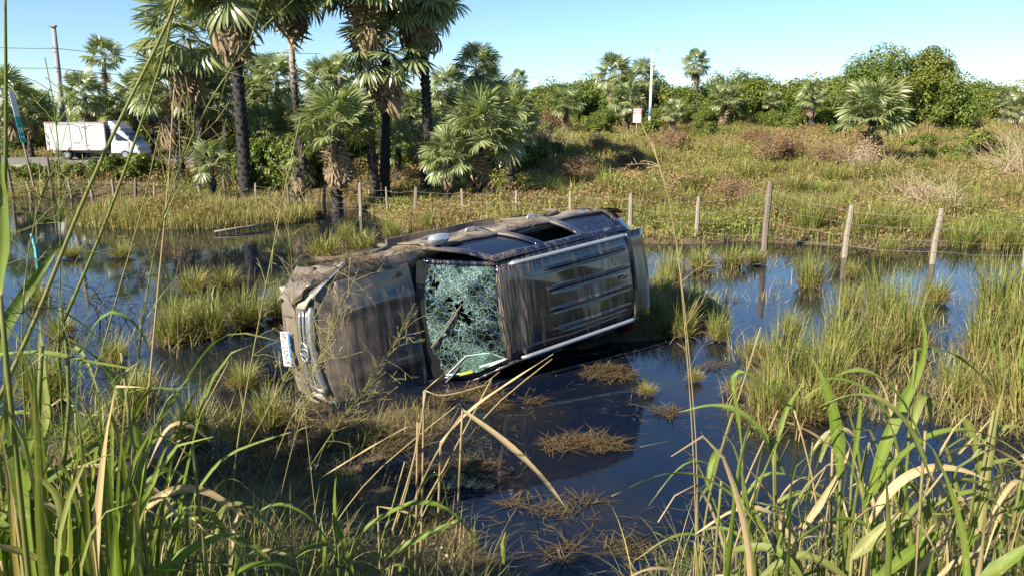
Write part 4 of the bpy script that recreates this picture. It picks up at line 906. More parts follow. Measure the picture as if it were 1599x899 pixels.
def marsh():
    n = 26000; u = np.concatenate([rng.uniform(1130, 1650, n // 2), rng.uniform(-60, 470, n // 4), rng.uniform(520, 1200, n - n // 2 - n // 4)]); v = np.concatenate([rng.uniform(395, 690, n // 2), rng.uniform(420, 690, n // 4), rng.uniform(370, 440, n - n // 2 - n // 4)])
    dv = np.stack([(u - CX) / FPX, FW[1] + (CY - v) / FPX * UPV[1], FW[2] + (CY - v) / FPX * UPV[2]], 1); t = -CAM_H / dv[:, 2]; x = dv[:, 0] * t; y = dv[:, 1] * t
    m = vnoise(x, y, 1.1, 61) * .55 + vnoise(x, y, .35, 62) * .45; near = np.full(n, 9.)
    for (a, b, h, w, dr, g_) in TPOS: near = np.minimum(near, np.hypot(x - a, y - b) / max(.3, w))
    k = (m + .22 * np.exp(-near ** 2) > .605); x, y, m, near = x[k], y[k], m[k], near[k]; n = len(x); z = np.maximum(terrain(x, y), -.02)
    A = blades(np.stack([x, y, z - .02], 1), rng.uniform(0, 6.3, n), np.abs(rng.normal(.5, .4, n)), np.abs(rng.normal(1.0, .6, n)), rng.uniform(.08, .34, n) * (1 + .5 * (near < .8)), rng.uniform(.004, .011, n), 3, np.clip(rng.normal(.7, .35, n), 0, 1), np.clip(rng.normal(.4, .22, n), 0, 1))
    stuff('marsh_grass', *A, M_GRASS)
marsh()
# ==SPLIT3==

# ------------------------------------------------------------------ barbed wire fence
def fence():
    root = empty('wire_fence', (0, 20, 0), 'barbed wire fence on crooked grey wooden posts crossing the pond edge', 'fence')
    posts = [(1600, 418, 330, .06, 0), (1455, 412, 325, .065, 0), (1318, 402, 320, .07, 0), (1193, 392, 283, .075, 1), (1086, 378, 307, .06, 0), (985, 368, 303, .065, 0), (890, 360, 299, .055, 0), (805, 352, 298, .05, 0), (724, 346, 295, .05, 0), (650, 345, 292, .07, 1), (606, 340, 292, .035, 0), (563, 338, 285, .06, 0), (507, 330, 290, .055, 0), (452, 326, 288, .05, 1), (400, 320, 286, .05, 0)]
    tops = []; rr = random.Random(9)
    for (u, vb, vt, r, dk) in posts:
        B = at_z(u, vb, 0.0); Y = B[1]; T = at_Y(u, vt, Y); x, y = B[0], Y; z0 = min(tz(x, y), 0) - .25; h = T[2]
        lx, ly = rr.uniform(-.06, .06), rr.uniform(-.05, .05)
        mb = MB(); mb.tube([(x - root.location.x, y - 20, z0), (x + lx * .3 + rr.uniform(-.02, .02), y - 20, h * .4), (x + lx * .8, y - 20 + ly, h * .8), (x + lx, y - 20 + ly, h)], [r * 1.05, r, r * .95, r * .75], 7)
        mb.build('fence_post', M_POSTD if dk else M_POST, root); tops.append(np.array([x + lx * .6, y - 20 + ly, h]))
    for k, f in enumerate((.88, .66, .44, .24)):
        pts = []
        for a, b in zip(tops[:-1], tops[1:]):
            for t in np.linspace(0, 1, 6)[:-1]:
                p = lerp(a, b, t); pts.append((p[0], p[1] - .07, p[2] * f - .05 * math.sin(t * math.pi) + .01 * math.sin(p[0] * 7 + k)))
        pts.append((tops[-1][0], tops[-1][1] - .07, tops[-1][2] * f)); MB().tube(pts, .003, 4, False).build('fence_wire', M_WIRE, root)
fence()
def bank_fence():
    root = empty('road_fence', (-15, 32.5, 0), 'low wire fence of short stakes along the toe of the road bank', 'fence')
    tops = []; rr = random.Random(4)
    for (u, vb, vt, dk) in [(20, 306, 250, 1), (48, 304, 282, 0), (82, 303, 245, 1), (112, 302, 278, 0), (145, 302, 280, 0), (178, 301, 280, 0), (210, 300, 278, 1), (240, 300, 285, 0), (272, 299, 287, 0), (313, 300, 290, 0), (351, 304, 268, 1)]:
        Y = 32.2; B = at_Y(u, vb, Y); T = at_Y(u, vt, Y); z0 = tz(B[0], Y) - .2; h = T[2]; lx = rr.uniform(-.12, .12)
        MB().tube([(B[0] + 15, -.3, z0), (B[0] + 15 + lx * .5, -.3, (z0 + h) / 2), (B[0] + 15 + lx, -.3, h)], [.07, .065, .05], 7).build('fence_post', M_POSTD if dk else M_POST, root); tops.append((B[0] + 15 + lx * .6, -.3, min(h, at_Y(u, 282, Y)[2])))
    for f in (-.08, -.28): MB().tube([(p[0], p[1] - .07, p[2] + f) for p in tops], .005, 4, False).build('fence_wire', M_WIRE, root)
bank_fence()

# ------------------------------------------------------------------ box truck on the road
def truck():
    Y = 43.0; X = at_Y(72, 240, Y - 1)[0]; zr = 1.03
    root = empty('box_truck', (X, Y, zr), 'small white box truck driving on the road behind the pond', 'truck'); root.scale = (.84,) * 3
    Lb, Hb, Wb = 3.85, 1.80, 2.0; z0 = .62
    white = simple('white_panel', (.40, .40, .40), .5, nz=.12, scale=2.5); cabm = simple('white_cab_paint', (.42, .44, .48), .3, nz=.06)
    grey = simple('grey_frame', (.24, .24, .25), .6); redm = simple('red_reflector', (.5, .03, .03), .4); gl = simple('cab_glass', (.02, .025, .03), .08, nz=.1)
    bx = bevel(MB().box((Lb / 2, 0, z0 + Hb / 2), (Lb, Wb, Hb)).build('cargo_box', simple('panel_joint', (.16, .16, .16), .7), root), .03)
    yf = -Wb / 2
    for x0, x1 in ((.08, 1.60), (1.64, 2.58), (2.62, 3.87)):
        pn = bevel(MB().box(((x0 + x1) / 2, yf - .008, z0 + Hb / 2), (x1 - x0, .022, Hb - .20)).build('side_panel' if x0 != 1.64 else 'side_door', white, bx), .008)
        if x0 == 1.64:
            MB().box((1.98, yf - .03, z0 + .50), (.40, .02, .08)).build('latch', grey, pn)
            for zz in (.35, Hb - .35): MB().box((2.66, yf - .03, z0 + zz), (.16, .03, .05)).build('hinge', grey, pn)
            MB().tube([(2.60, yf - .035, z0 + .25), (2.60, yf - .035, z0 + Hb - .2)], .02, 6).build('lock_rod', grey, pn)
    for zz in (z0 + .05, z0 + Hb - .05): MB().box((Lb / 2, yf - .012, zz), (Lb - .02, .03, .08)).build('edge_rail', grey if zz > 1 else white, bx)
    for xx in (.04, Lb - .05): MB().box((xx, yf - .014, z0 + Hb / 2), (.07, .034, Hb - .02)).build('corner_post', white, bx)
    for xx, zz in ((.22, z0 + Hb - .05), (1.5, z0 + .05), (2.7, z0 + .05), (3.75, z0 + Hb - .05), (.25, z0 + .05), (3.7, z0 + .05)): MB().box((xx, yf - .032, zz), (.22, .012, .05)).build('reflector', redm, bx)
    MB().box((2.6, 0, .52), (5.2, .8, .16)).build('chassis', grey, root)
    # cab side profile, extruded
    pr = [(4.05, .42), (4.05, 2.0), (4.30, 2.12), (4.62, 2.05), (5.02, 1.72), (5.42, 1.22), (5.72, 1.02), (5.85, .80), (5.85, .45)]
    n = len(pr); hw = .86
    V = [(x, sg * hw * (1 if z < 1.25 else lerp(1, .86, min(1, (z - 1.25) / .7))), z) for sg in (-1, 1) for x, z in pr]
    cb = MB().add(V, [tuple(range(n)), tuple(range(2 * n - 1, n - 1, -1))] + [(k, n + k, n + (k + 1) % n, (k + 1) % n) for k in range(n)]).build('cab', cabm, root); bevel(cb, .05, 3)
    # wind deflector above the cab
    V = [(x, sg * .8, z) for sg in (-1, 1) for x, z in ((4.02, 1.98), (4.02, 2.50), (4.25, 2.46), (4.85, 2.02), (4.75, 1.90))]
    bevel(MB().add(V, [(0, 1, 2, 3, 4), (9, 8, 7, 6, 5)] + [(k, 5 + k, 5 + (k + 1) % 5, (k + 1) % 5) for k in range(5)]).build('wind_deflector', cabm, root), .05, 3)
    for sg in (-1, 1):
        yy = lambda z: sg * (hw * (1 if z < 1.25 else lerp(1, .86, min(1, (z - 1.25) / .7))) + .008)
        MB().add([(x, yy(z), z) for x, z in ((4.42, 1.28), (4.42, 1.82), (4.78, 1.80), (4.78, 1.25))], [(0, 1, 2, 3)]).build('side_window', gl, cb)
        MB().add([(x, yy(z), z) for x, z in ((4.83, 1.25), (4.83, 1.78), (5.30, 1.28), (5.30, 1.24))], [(0, 1, 2, 3)]).build('side_window', gl, cb)
        MB().add([(x, yy(z) * 1.003, z) for x, z in ((4.36, .55), (4.36, 1.22), (5.28, 1.20), (5.22, .55))], [(0, 1, 2, 3)]).build('cab_door', cabm, cb)
        MB().tube([(4.45, yy(1.1) * 1.02, 1.10), (4.60, yy(1.1) * 1.02, 1.10)], .02, 5).build('handle', grey, cb)
        MB().box((5.38, sg * 1.02, 1.42), (.08, .16, .26)).build('side_mirror', grey, cb)
        MB().box((5.80, sg * .62, .85), (.10, .34, .16)).build('headlight', simple('truck_lamp', (.6, .6, .58), .3), cb)
        for xw in (1.15, 4.98):
            wo = MB().tube([(xw, sg * .62, .33), (xw, sg * .66, .33), (xw, sg * .84, .33), (xw, sg * .88, .33)], [.27, .33, .33, .27], 20).build('wheel', M_RUBBER, root)
            MB().tube([(xw, sg * .86, .33), (xw, sg * .895, .33)], [.2, .17], 16).build('rim', M_RIM, wo)
    V = [(5.05, -.70, 1.72), (5.05, .70, 1.72), (5.44, .76, 1.24), (5.44, -.76, 1.24)]; MB().add([(x, y, z + .02) for x, y, z in V], [(0, 1, 2, 3)]).build('windshield', gl, cb)
    MB().box((5.83, 0, .50), (.14, 1.66, .22)).build('bumper', simple('truck_bumper', (.55, .55, .56), .5), root)
    for sg in (-1, 1): MB().box((-.03, sg * .8, .58), (.06, .3, .12)).build('tail_light', redm, root)
truck()

# ------------------------------------------------------------------ poles, cables, signs
def left_pole():
    Y = 49.; B = at_Y(101, 215, Y); T = at_Y(84, 42, Y); zb = tz(B[0], Y) - .1
    root = empty('utility_pole', (B[0], Y, zb), 'tall grey concrete utility pole behind the truck', 'utility pole'); h = T[2] - zb; dx = at_Y(84, 42, Y)[0] - B[0]
    MB().tube([(0, 0, 0), (dx * .5, 0, h * .5), (dx, 0, h)], [.19, .155, .115], 12).build('shaft', M_CONC, root, True)
    hd = MB().box((dx - .05, -.05, h + .02), (.42, .3, .10)).build('pole_head', M_CONC, root)
    for v, s in ((76, 0), (107, 1)):
        z = at_Y(88, v, Y)[2] - zb; MB().tube([(dx * z / h, -.16, z), (dx * z / h, -.34, z), (dx * z / h, -.34, z + .1)], [.03, .03, .045], 6).build('insulator', M_BLACK, root)
    def cable(pl, name, lab):
        Y2 = Y - .34; pts = [at_Y(u, v, Y2 + dy) for u, v, dy in pl]; o = MB().tube(pts, .018, 5, False).build(name, M_CABLE); tag(o, lab, 'cable'); return o
    cable([(-60, 74, 0), (0, 75, 0), (45, 76, 0), (88, 76, 0), (125, 80, 1), (170, 85, 2), (230, 92, 3), (300, 96, 4), (400, 100, 6)], 'power_cable', 'upper dark power cable strung from the concrete pole behind the truck')
    cable([(-60, 105, 0), (0, 106, 0), (50, 107, 0), (90, 107, 0), (130, 112, 1), (200, 118, 2), (330, 128, 4)], 'power_cable', 'lower dark cable carrying the coil beside the concrete pole')
    mb = MB(); c = at_Y(110, 116, Y - .1)
    for k in range(3): mb.tube([(.30 * math.cos(q) * (1 + .05 * k), .04 * k, .25 * math.sin(q) * (1 + .04 * k) - .02) for q in np.linspace(0, 2 * math.pi, 26)], .022, 6, False)
    o = mb.build('cable_coil', M_CABLE); o.location = c; tag(o, 'round coil of spare cable hanging from the lower cable by the pole', 'cable coil')
left_pole()
def right_pole():
    Y = 61.; B = at_Y(1014, 205, Y); T = at_Y(1019, 80, Y); zb = tz(B[0], Y) - .1; h = T[2] - zb; dx = T[0] - B[0]
    root = empty('street_light', (B[0], Y, zb), 'white concrete street light pole at the far treeline', 'street light')
    MB().tube([(0, 0, 0), (dx * .2, 0, h * .2), (dx, 0, h)], [.12, .11, .075], 12).build('shaft', simple('pale_concrete', (.62, .61, .58), .8, nz=.1), root, True)
    MB().tube([(dx * .15, 0, h * .16), (dx * .24, 0, h * .28)], [.125, .116], 12).build('painted_band', simple('blue_band', (.10, .16, .35), .7), root, True)
    ar = MB().tube([(dx, 0, h - .05), (dx + .3, 0, h + .1), (dx + .75, 0, h + .2)], .03, 6).build('lamp_arm', M_CONC, root)
    bevel(MB().box((dx + .85, 0, h + .19), (.42, .16, .07)).build('lamp_head', simple('lamp_grey', (.5, .52, .54), .5), ar), .02)
    for pl, lab in ((((1019, 110), (960, 112), (880, 119), (800, 123), (700, 120)), 'thin cable sagging left from the street light over the treeline'), (((1019, 98), (1060, 106), (1110, 110), (1200, 118)), 'thin cable running right from the street light behind the slim palm')):
        o = MB().tube([at_Y(u, v, Y) for u, v in pl], .014, 4, False).build('power_cable', simple('grey_cable', (.22, .24, .26), .6)); tag(o, lab, 'cable')
    # red and white notice board
    Ys = 52.5; c = at_Y(995, 181, Ys); zb2 = tz(c[0], Ys); sg = empty('notice_board', (c[0], Ys, zb2), 'red and white notice board on a post beside the street light', 'sign'); hz = c[2] - zb2
    MB().tube([(0, .06, -.1), (0, .06, hz + .3)], .05, 6).build('post', M_POST, sg)
    bevel(MB().box((0, 0, hz), (.54, .04, .92)).build('board', simple('sign_white', (.74, .73, .72), .6, nz=.05), sg), .01)
    pn = sg.children[-1]; rm = simple('sign_red', (.42, .22, .24), .6); wm = simple('sign_lettering', (.78, .74, .73), .6)
    MB().box((.0, -.024, hz + .28), (.56, .012, .40)).build('red_field', rm, pn)
    for k, w in enumerate((.40, .46, .34)): MB().box((0, -.034, hz + .40 - k * .12), (w, .008, .035)).build('lettering_line', wm, pn)
right_pole()
def teal_sign():
    Y = 33.; B = at_Y(50, 262, Y); T = at_Y(17, 145, Y); zb = tz(B[0], Y) - .1
    root = empty('leaning_sign', (B[0], Y, zb), 'leaning teal and white road sign on a thin stake by the water', 'sign'); d = T - np.array([B[0], Y, zb])
    MB().tube([(0, 0, 0), tuple(d * .5), tuple(d)], [.05, .045, .035], 7).build('post', M_POST, root)
    t = d / np.linalg.norm(d); sidev = np.array([.30, .95, 0]); nrm = np.cross(t, sidev)
    def plate(a, b, m, name, lift=0.0, w=.13):
        p0, p1 = d * a, d * b; f = -nrm * (.04 + lift) if nrm[1] > 0 else nrm * (.04 + lift)
        V = [p0 - sidev * w + f, p0 + sidev * w + f, p1 + sidev * w + f, p1 - sidev * w + f]; return solid(MB().add(V, [(0, 1, 2, 3)]).build(name, m, root), .012)
    teal = simple('teal_paint', (.02, .42, .40), .5, nz=.1); wh = simple('sign_white_paint', (.72, .75, .76), .5, nz=.08)
    plate(.50, .76, teal, 'lower_panel'); plate(.76, 1.0, wh, 'upper_panel'); plate(.60, .65, wh, 'lettering_line', .01, .09); plate(.545, .565, wh, 'lettering_line', .01, .09)
teal_sign()
# half-sunk teal stake and dead branches in the left water
def stake():
    B = at_z(57, 402, 0); T = at_Y(55, 365, B[1]); o = MB().tube([(0, 0, -.3), (.01, 0, .2), (-.04, 0, T[2])], [.05, .045, .04], 7).build('painted_stake', simple('faded_teal', (.10, .38, .36), .7, nz=.3)); o.location = (B[0], B[1], 0); tag(o, 'teal painted stake standing in the water near the reeds', 'stake')
stake()
rb = random.Random(21)
for k, (u, v, s, lab) in enumerate([(140, 470, .9, 'black twiggy branch standing in open water'), (215, 430, .7, 'bare dark branch sticking out of the water before the grassy islet'), (180, 500, .7, 'crooked dark twig lying half sunk in the pond'), (300, 410, .9, 'tangle of bare twigs behind the bumper-side islet'), (350, 395, .7, 'forked bare branch in water before the leaning palm'), (1130, 470, .35, 'small dead twig in the water off the mud mound'), (470, 375, .9, 'fallen brown branch on the water edge behind the hood')]):
    p = at_z(u, v, 0); mb = MB()
    for j in range(9):
        q = rb.uniform(0, 6.3); e = rb.uniform(.1, 1.2); l_ = s * rb.uniform(.3, .8); d = np.array([math.cos(q) * math.cos(e), math.sin(q) * math.cos(e), math.sin(e)]); b0_ = np.array([rb.uniform(-.3, .3) * s, rb.uniform(-.2, .2) * s, -.05])
        m1 = b0_ + d * l_ * .5 + np.array([rb.uniform(-.08, .08), 0, .05]); mb.tube([b0_, m1, b0_ + d * l_], [.010, .007, .003], 5)
        for _ in range(2): mb.tube([m1, m1 + np.array([rb.uniform(-.2, .2), rb.uniform(-.2, .2), rb.uniform(.02, .22)]) * s], [.005, .002], 4)
    o = mb.build('dead_branch', simple('wet_twig', (.045, .034, .025), .8)); o.location = p; tag(o, lab, 'branch')
for k, (u0, v0, u1, v1, r, lab) in enumerate([(335, 362, 420, 352, .032, 'pale fallen trunk at the edge of the grassy islet'), (368, 358, 428, 348, .025, 'thin pale log beside the fallen trunk on the islet edge'), (150, 322, 215, 318, .05, 'grey driftwood pole on the far left shore')]):
    a = at_z(u0, v0, .08); b = at_z(u1, v1, .10); o = MB().tube([(0, 0, 0), tuple((b - a) * .5 + [0, 0, .03]), tuple(b - a)], [r, r * .9, r * .6], 8).build('fallen_log', M_POST, None, True); o.location = a; tag(o, lab, 'log')

# ------------------------------------------------------------------ broad-leaved reeds close to the camera
def spline(P, k):
    P = np.array(P, float); d = np.concatenate([[0], np.cumsum(np.linalg.norm(np.diff(P, axis=0), axis=1))]); t = np.linspace(0, d[-1], k)
    # smooth (Catmull-like) by repeated chaikin
    Q = P
    for _ in range(3):
        a = Q[:-1] * .75 + Q[1:] * .25; b = Q[:-1] * .25 + Q[1:] * .75; Q = np.concatenate([Q[:1], np.stack([a, b], 1).reshape(-1, 3), Q[-1:]])
    d = np.concatenate([[0], np.cumsum(np.linalg.norm(np.diff(Q, axis=0), axis=1))]); t = np.linspace(0, d[-1], k)
    return np.stack([np.interp(t, d, Q[:, i]) for i in range(3)], 1)
def leaf_obj(root, P, w, dry, bri, roll=0.0, seed=0, blunt=False, name='leaf'):
    """one long leaf: keeled ribbon along P (world), w full width"""
    r = np.random.default_rng(seed); k = 16; P = spline(P, k); T = np.gradient(P, axis=0); T /= np.linalg.norm(T, axis=1)[:, None]
    view = P - np.array([0, 0, CAM_H]); upv = np.array([0, 0, 1.]) 
    a = np.cross(T, upv); a /= np.linalg.norm(a, axis=1)[:, None] + 1e-6
    # keep the frame continuous
    for i in range(1, k):
        if a[i] @ a[i - 1] < 0: a[i] *= -1
    b = np.cross(T, a); rl = roll + np.linspace(0, r.uniform(-.9, .9), k); side = a * np.cos(rl)[:, None] + b * np.sin(rl)[:, None]; nrm = np.cross(side, T)
    t = np.linspace(0, 1, k); pr = np.minimum(.40 + 2.2 * t, 1) * np.clip(1 - t ** (2.6 if not blunt else 9), .03, 1)
    hw = (w / 2 * pr)[:, None]; wav = (.06 * w * np.sin(t * 19 + seed))[:, None]
    e = .34
    V = np.concatenate([P - side * hw + nrm * (hw * e + wav), P - side * hw * .5 + nrm * hw * e * .4, P, P + side * hw * .5 + nrm * hw * e * .4, P + side * hw + nrm * (hw * e - wav)])
    Q = np.array([(j * k + i, j * k + i + 1, (j + 1) * k + i + 1, (j + 1) * k + i) for j in range(4) for i in range(k - 1)])
    dr = np.clip(dry + np.clip(t - .75, 0, 1) * r.uniform(0, 2.2), 0, 1); jb = np.array([0, .06, .28, .06, 0])
    C = np.stack([np.tile(dr, 5), np.clip(bri + np.repeat(jb, k) + np.tile(.05 * np.sin(t * 9 + seed), 5), 0, 1), np.repeat(np.linspace(0, 1, 5), k)], 1)
    o = link(bpy.data.objects.new(name, np_mesh(name, V - np.array(root.location), Q, M_REED, C, True)), root); return o
def culm_obj(root, P, r0, r1, dry, bri, k=14, name='stem', n=6):
    P = spline(P, k); mb = MB(); mb.tube(P - np.array(root.location), np.linspace(r0, r1, k), n); V = np.array(mb.v); C = np.tile([dry, bri, .5], (len(V), 1))
    me = mb.mesh(name, M_REED, True); a = me.attributes.new('col', 'FLOAT_COLOR', 'POINT'); a.data.foreach_set('color', np.concatenate([C, np.ones((len(V), 1))], 1).astype(np.float32).ravel())
    return link(bpy.data.objects.new(name, me), root)
def px(pl, Y0, Y1=None):
    Y1 = Y0 if Y1 is None else Y1; n = len(pl); return [at_Y(u, v, lerp(Y0, Y1, i / max(1, n - 1))) for i, (u, v) in enumerate(pl)]
def foot(u, Y): 
    x = at_Y(u, 900, Y)[0]; return np.array([x, Y, tz(x, Y) - .03])
def reed_clump(name, loc_u, Y, label, heroes, stems, n_rand, ur, vr, seed, dry_mix=.3, fan=None):
    f0 = foot(loc_u, Y); root = empty(name, tuple(f0), label, 'reeds'); r = random.Random(seed)
    for i, (pl, Y0, Y1, w, dry, bri, roll) in enumerate(heroes):
        P = px(pl, Y0, Y1); leaf_obj(root, P, w, dry, bri, roll, seed * 100 + i)
        if pl[0][1] < 880:                    # the stem that carries this leaf
            b = P[0]; culm_obj(root, [foot(pl[0][0] + (loc_u - pl[0][0]) * .35, Y0), (b + foot(pl[0][0] + (loc_u - pl[0][0]) * .2, Y0)) / 2, b], .006, .0042, min(1, dry + .15), .5)
    for (pl, Y0, w, dry) in stems:
        P = px(pl, Y0); P = [foot(pl[0][0], Y0)] + P if pl[0][1] > 780 else P; culm_obj(root, P, w, w * .55, dry, .55)
    if fan:
        for i in range(fan[0]):
            u = r.uniform(*fan[1]); Yr = r.uniform(*fan[2]); vt = r.uniform(*fan[3]); sx = r.choice((-1, 1)) * r.uniform(10, 130); dr = r.uniform(0, 90) if r.random() < .6 else -r.uniform(0, 60)
            P = [foot(u, Yr), at_Y(u + sx * .15, 900, Yr), at_Y(u + sx * .45, lerp(900, vt, .65), Yr * .99), at_Y(u + sx * .8, vt, Yr * .97), at_Y(u + sx * 1.3, vt + dr, Yr * .95)]
            leaf_obj(root, P, r.uniform(*fan[4]), 1.0 if r.random() < dry_mix else r.choice((.0, .05, .1, .25)), r.uniform(.4, .7), r.uniform(.2, 1.3), seed * 3000 + i)
    for i in range(n_rand):
        Yr = Y * r.uniform(.85, 1.6); u = r.uniform(*ur); b = foot(u, Yr); hv = r.uniform(*vr); tip = at_Y(u + r.uniform(-60, 60), hv, Yr); hgt = max(.25, tip[2] - b[2]); q = r.uniform(0, 6.3); ln = r.uniform(.18, .42)
        z0 = b[2] + hgt * r.uniform(.35, .95); st = np.array([lerp(b[0], tip[0], .6), Yr, z0]); d = np.array([math.cos(q), math.sin(q) * .6, 0]); up = r.uniform(.2, .75)
        P = [st, st + d * ln * .25 + [0, 0, ln * up * .6], st + d * ln * .6 + [0, 0, ln * up * .8], st + d * ln + [0, 0, ln * (up * .8 - r.uniform(.1, .7))]]
        dry = 1.0 if r.random() < dry_mix else r.uniform(0, .3)
        leaf_obj(root, P, r.uniform(.010, .028), dry, r.uniform(.35, .65), r.uniform(-.8, .8), seed * 1000 + i)
        if i % 2 == 0: culm_obj(root, [b, (b + st) / 2 + [r.uniform(-.03, .03), 0, 0], st + [0, 0, .04]], .0055, .0035, r.uniform(.2, .9), .45)
    return root
HL = [  # left clump
    ([(-20, 556), (60, 548), (150, 568), (264, 585)], 1.6, 1.5, .020, .15, .75, .3), ([(-15, 590), (0, 520), (45, 450), (100, 372)], 1.7, 1.8, .034, .05, .40, 1.0),
    ([(118, 640), (130, 530), (172, 478), (216, 508), (236, 550)], 1.9, 1.9, .020, .05, .55, .3), ([(205, 780), (240, 680), (300, 575), (352, 512), (442, 534)], 2.0, 1.9, .022, .05, .6, .4),
    ([(215, 800), (225, 720), (190, 610), (150, 555), (96, 522)], 1.7, 1.8, .030, .12, .6, .8), ([(232, 905), (290, 862), (340, 838), (368, 826)], 1.5, 1.55, .030, .08, .75, .5),
    ([(368, 905), (369, 870), (366, 828)], 1.5, 1.55, .024, .1, .7, .9), ([(110, 910), (108, 820), (80, 755), (0, 718), (-30, 712)], 1.4, 1.3, .026, .35, .6, .4),
    ([(10, 800), (90, 735), (160, 690), (228, 652)], 1.6, 1.8, .028, .02, .45, .6), ([(15, 930), (30, 800), (45, 700), (55, 612)], 1.45, 1.5, .040, .05, .7, 1.3),
    ([(90, 930), (130, 810), (170, 745), (186, 718)], 1.5, 1.6, .036, .02, .6, 1.0), ([(60, 930), (40, 790), (20, 690), (5, 560)], 1.4, 1.4, .036, .05, .55, 1.2),
    ([(70, 720), (75, 640), (66, 560), (62, 500)], 1.8, 1.8, .030, .2, .65, 1.3), ([(0, 460), (8, 380), (4, 300), (0, 240)], 1.3, 1.3, .026, .1, .6, 1.2),
    ([(60, 860), (130, 820), (190, 808), (240, 790)], 1.8, 2.0, .022, .02, .5, .4), ([(100, 690), (200, 600), (300, 612), (360, 560)], 2.3, 2.3, .014, .05, .5, .4),
    ([(240, 899), (330, 720), (400, 690), (495, 662)], 2.1, 2.2, .014, .1, .6, .3), ([(-10, 850), (60, 870), (110, 915)], 1.3, 1.4, .020, .75, .7, .5), ([(20, 760), (100, 800), (115, 870)], 1.4, 1.4, .016, .8, .7, .3)]
SL = [([(-10, 640), (60, 490), (130, 310), (205, 150), (262, 40), (285, -30)], 1.5, .0046, .40), ([(100, 500), (165, 350), (215, 210), (262, 70), (275, -20)], 1.6, .0036, .25), ([(40, 930), (58, 700), (65, 540)], 1.5, .008, .2), ([(80, 930), (100, 720), (112, 600), (95, 480)], 1.6, .007, .2), ([(5, 400), (10, 200), (8, -20)], 1.4, .004, .1),
      ([(140, 620), (180, 470), (222, 330), (250, 200)], 2.0, .0025, .5), ([(230, 640), (245, 470), (262, 300), (272, 140)], 2.4, .004, 1.0), ([(205, 900), (290, 690), (360, 560)], 2.2, .004, .8)]
reed_clump('reed_clump', 60, 1.6, 'tall broad green reeds leaning over the near bank left of the car', HL, SL, 110, (-110, 330), (520, 860), 11, .10, (84, (-110, 250), (1.25, 2.0), (540, 800), (.020, .040)))
HC = [([(722, 640), (788, 688), (846, 742), (896, 810)], 2.6, 2.5, .027, 1.0, .7, .5), ([(688, 690), (732, 640), (790, 600), (864, 552)], 2.6, 2.7, .016, 1.0, .75, .3), ([(652, 658), (592, 690), (498, 747)], 2.6, 2.6, .014, 1.0, .65, .3),
      ([(662, 610), (700, 578), (724, 556)], 2.7, 2.7, .012, 1.0, .75, .2), ([(540, 850), (600, 802), (660, 778), (712, 800), (756, 858)], 2.5, 2.5, .024, .02, .65, .3), ([(598, 872), (660, 836), (742, 800)], 2.5, 2.5, .026, .03, .65, .5),
      ([(524, 830), (520, 780), (526, 716)], 2.5, 2.5, .020, .02, .6, 1.1), ([(640, 800), (668, 742), (690, 738), (700, 800)], 2.6, 2.6, .018, .1, .6, .5), ([(506, 905), (510, 860), (500, 805)], 2.5, 2.5, .024, .05, .6, 1.1), ([(520, 800), (545, 870), (556, 910)], 2.45, 2.4, .018, .05, .65, .9),
      ([(786, 880), (782, 850), (790, 828)], 3.2, 3.2, .030, .05, .45, .9), ([(590, 790), (640, 800), (668, 820), (660, 850)], 2.6, 2.6, .014, 1.0, .6, .3), ([(400, 800), (440, 780), (500, 820), (540, 900)], 2.4, 2.4, .016, .1, .5, .4), ([(370, 870), (420, 855), (480, 880)], 2.3, 2.3, .018, .5, .6, .3)]
SCc = [([(588, 905), (625, 790), (652, 700), (665, 608)], 2.6, .006, 1.0), ([(598, 905), (650, 770), (690, 690), (720, 648)], 2.6, .0065, .95), ([(592, 890), (640, 760), (655, 660)], 2.65, .005, 1.0), ([(600, 900), (660, 790), (700, 720), (768, 590)], 2.7, .005, 1.0), ([(580, 905), (610, 800), (632, 720)], 2.55, .005, .8), ([(612, 905), (690, 740), (760, 640), (862, 560)], 2.65, .004, .85), ([(470, 900), (560, 760), (640, 690), (780, 580)], 2.8, .004, .7), ([(666, 610), (690, 620), (760, 600)], 2.7, .003, 1.0)]
reed_clump('dry_reed_clump', 600, 2.6, 'dry straw-coloured reed clump with a few green leaves on the bank before the car', HC, SCc, 20, (430, 690), (760, 890), 12, .5)
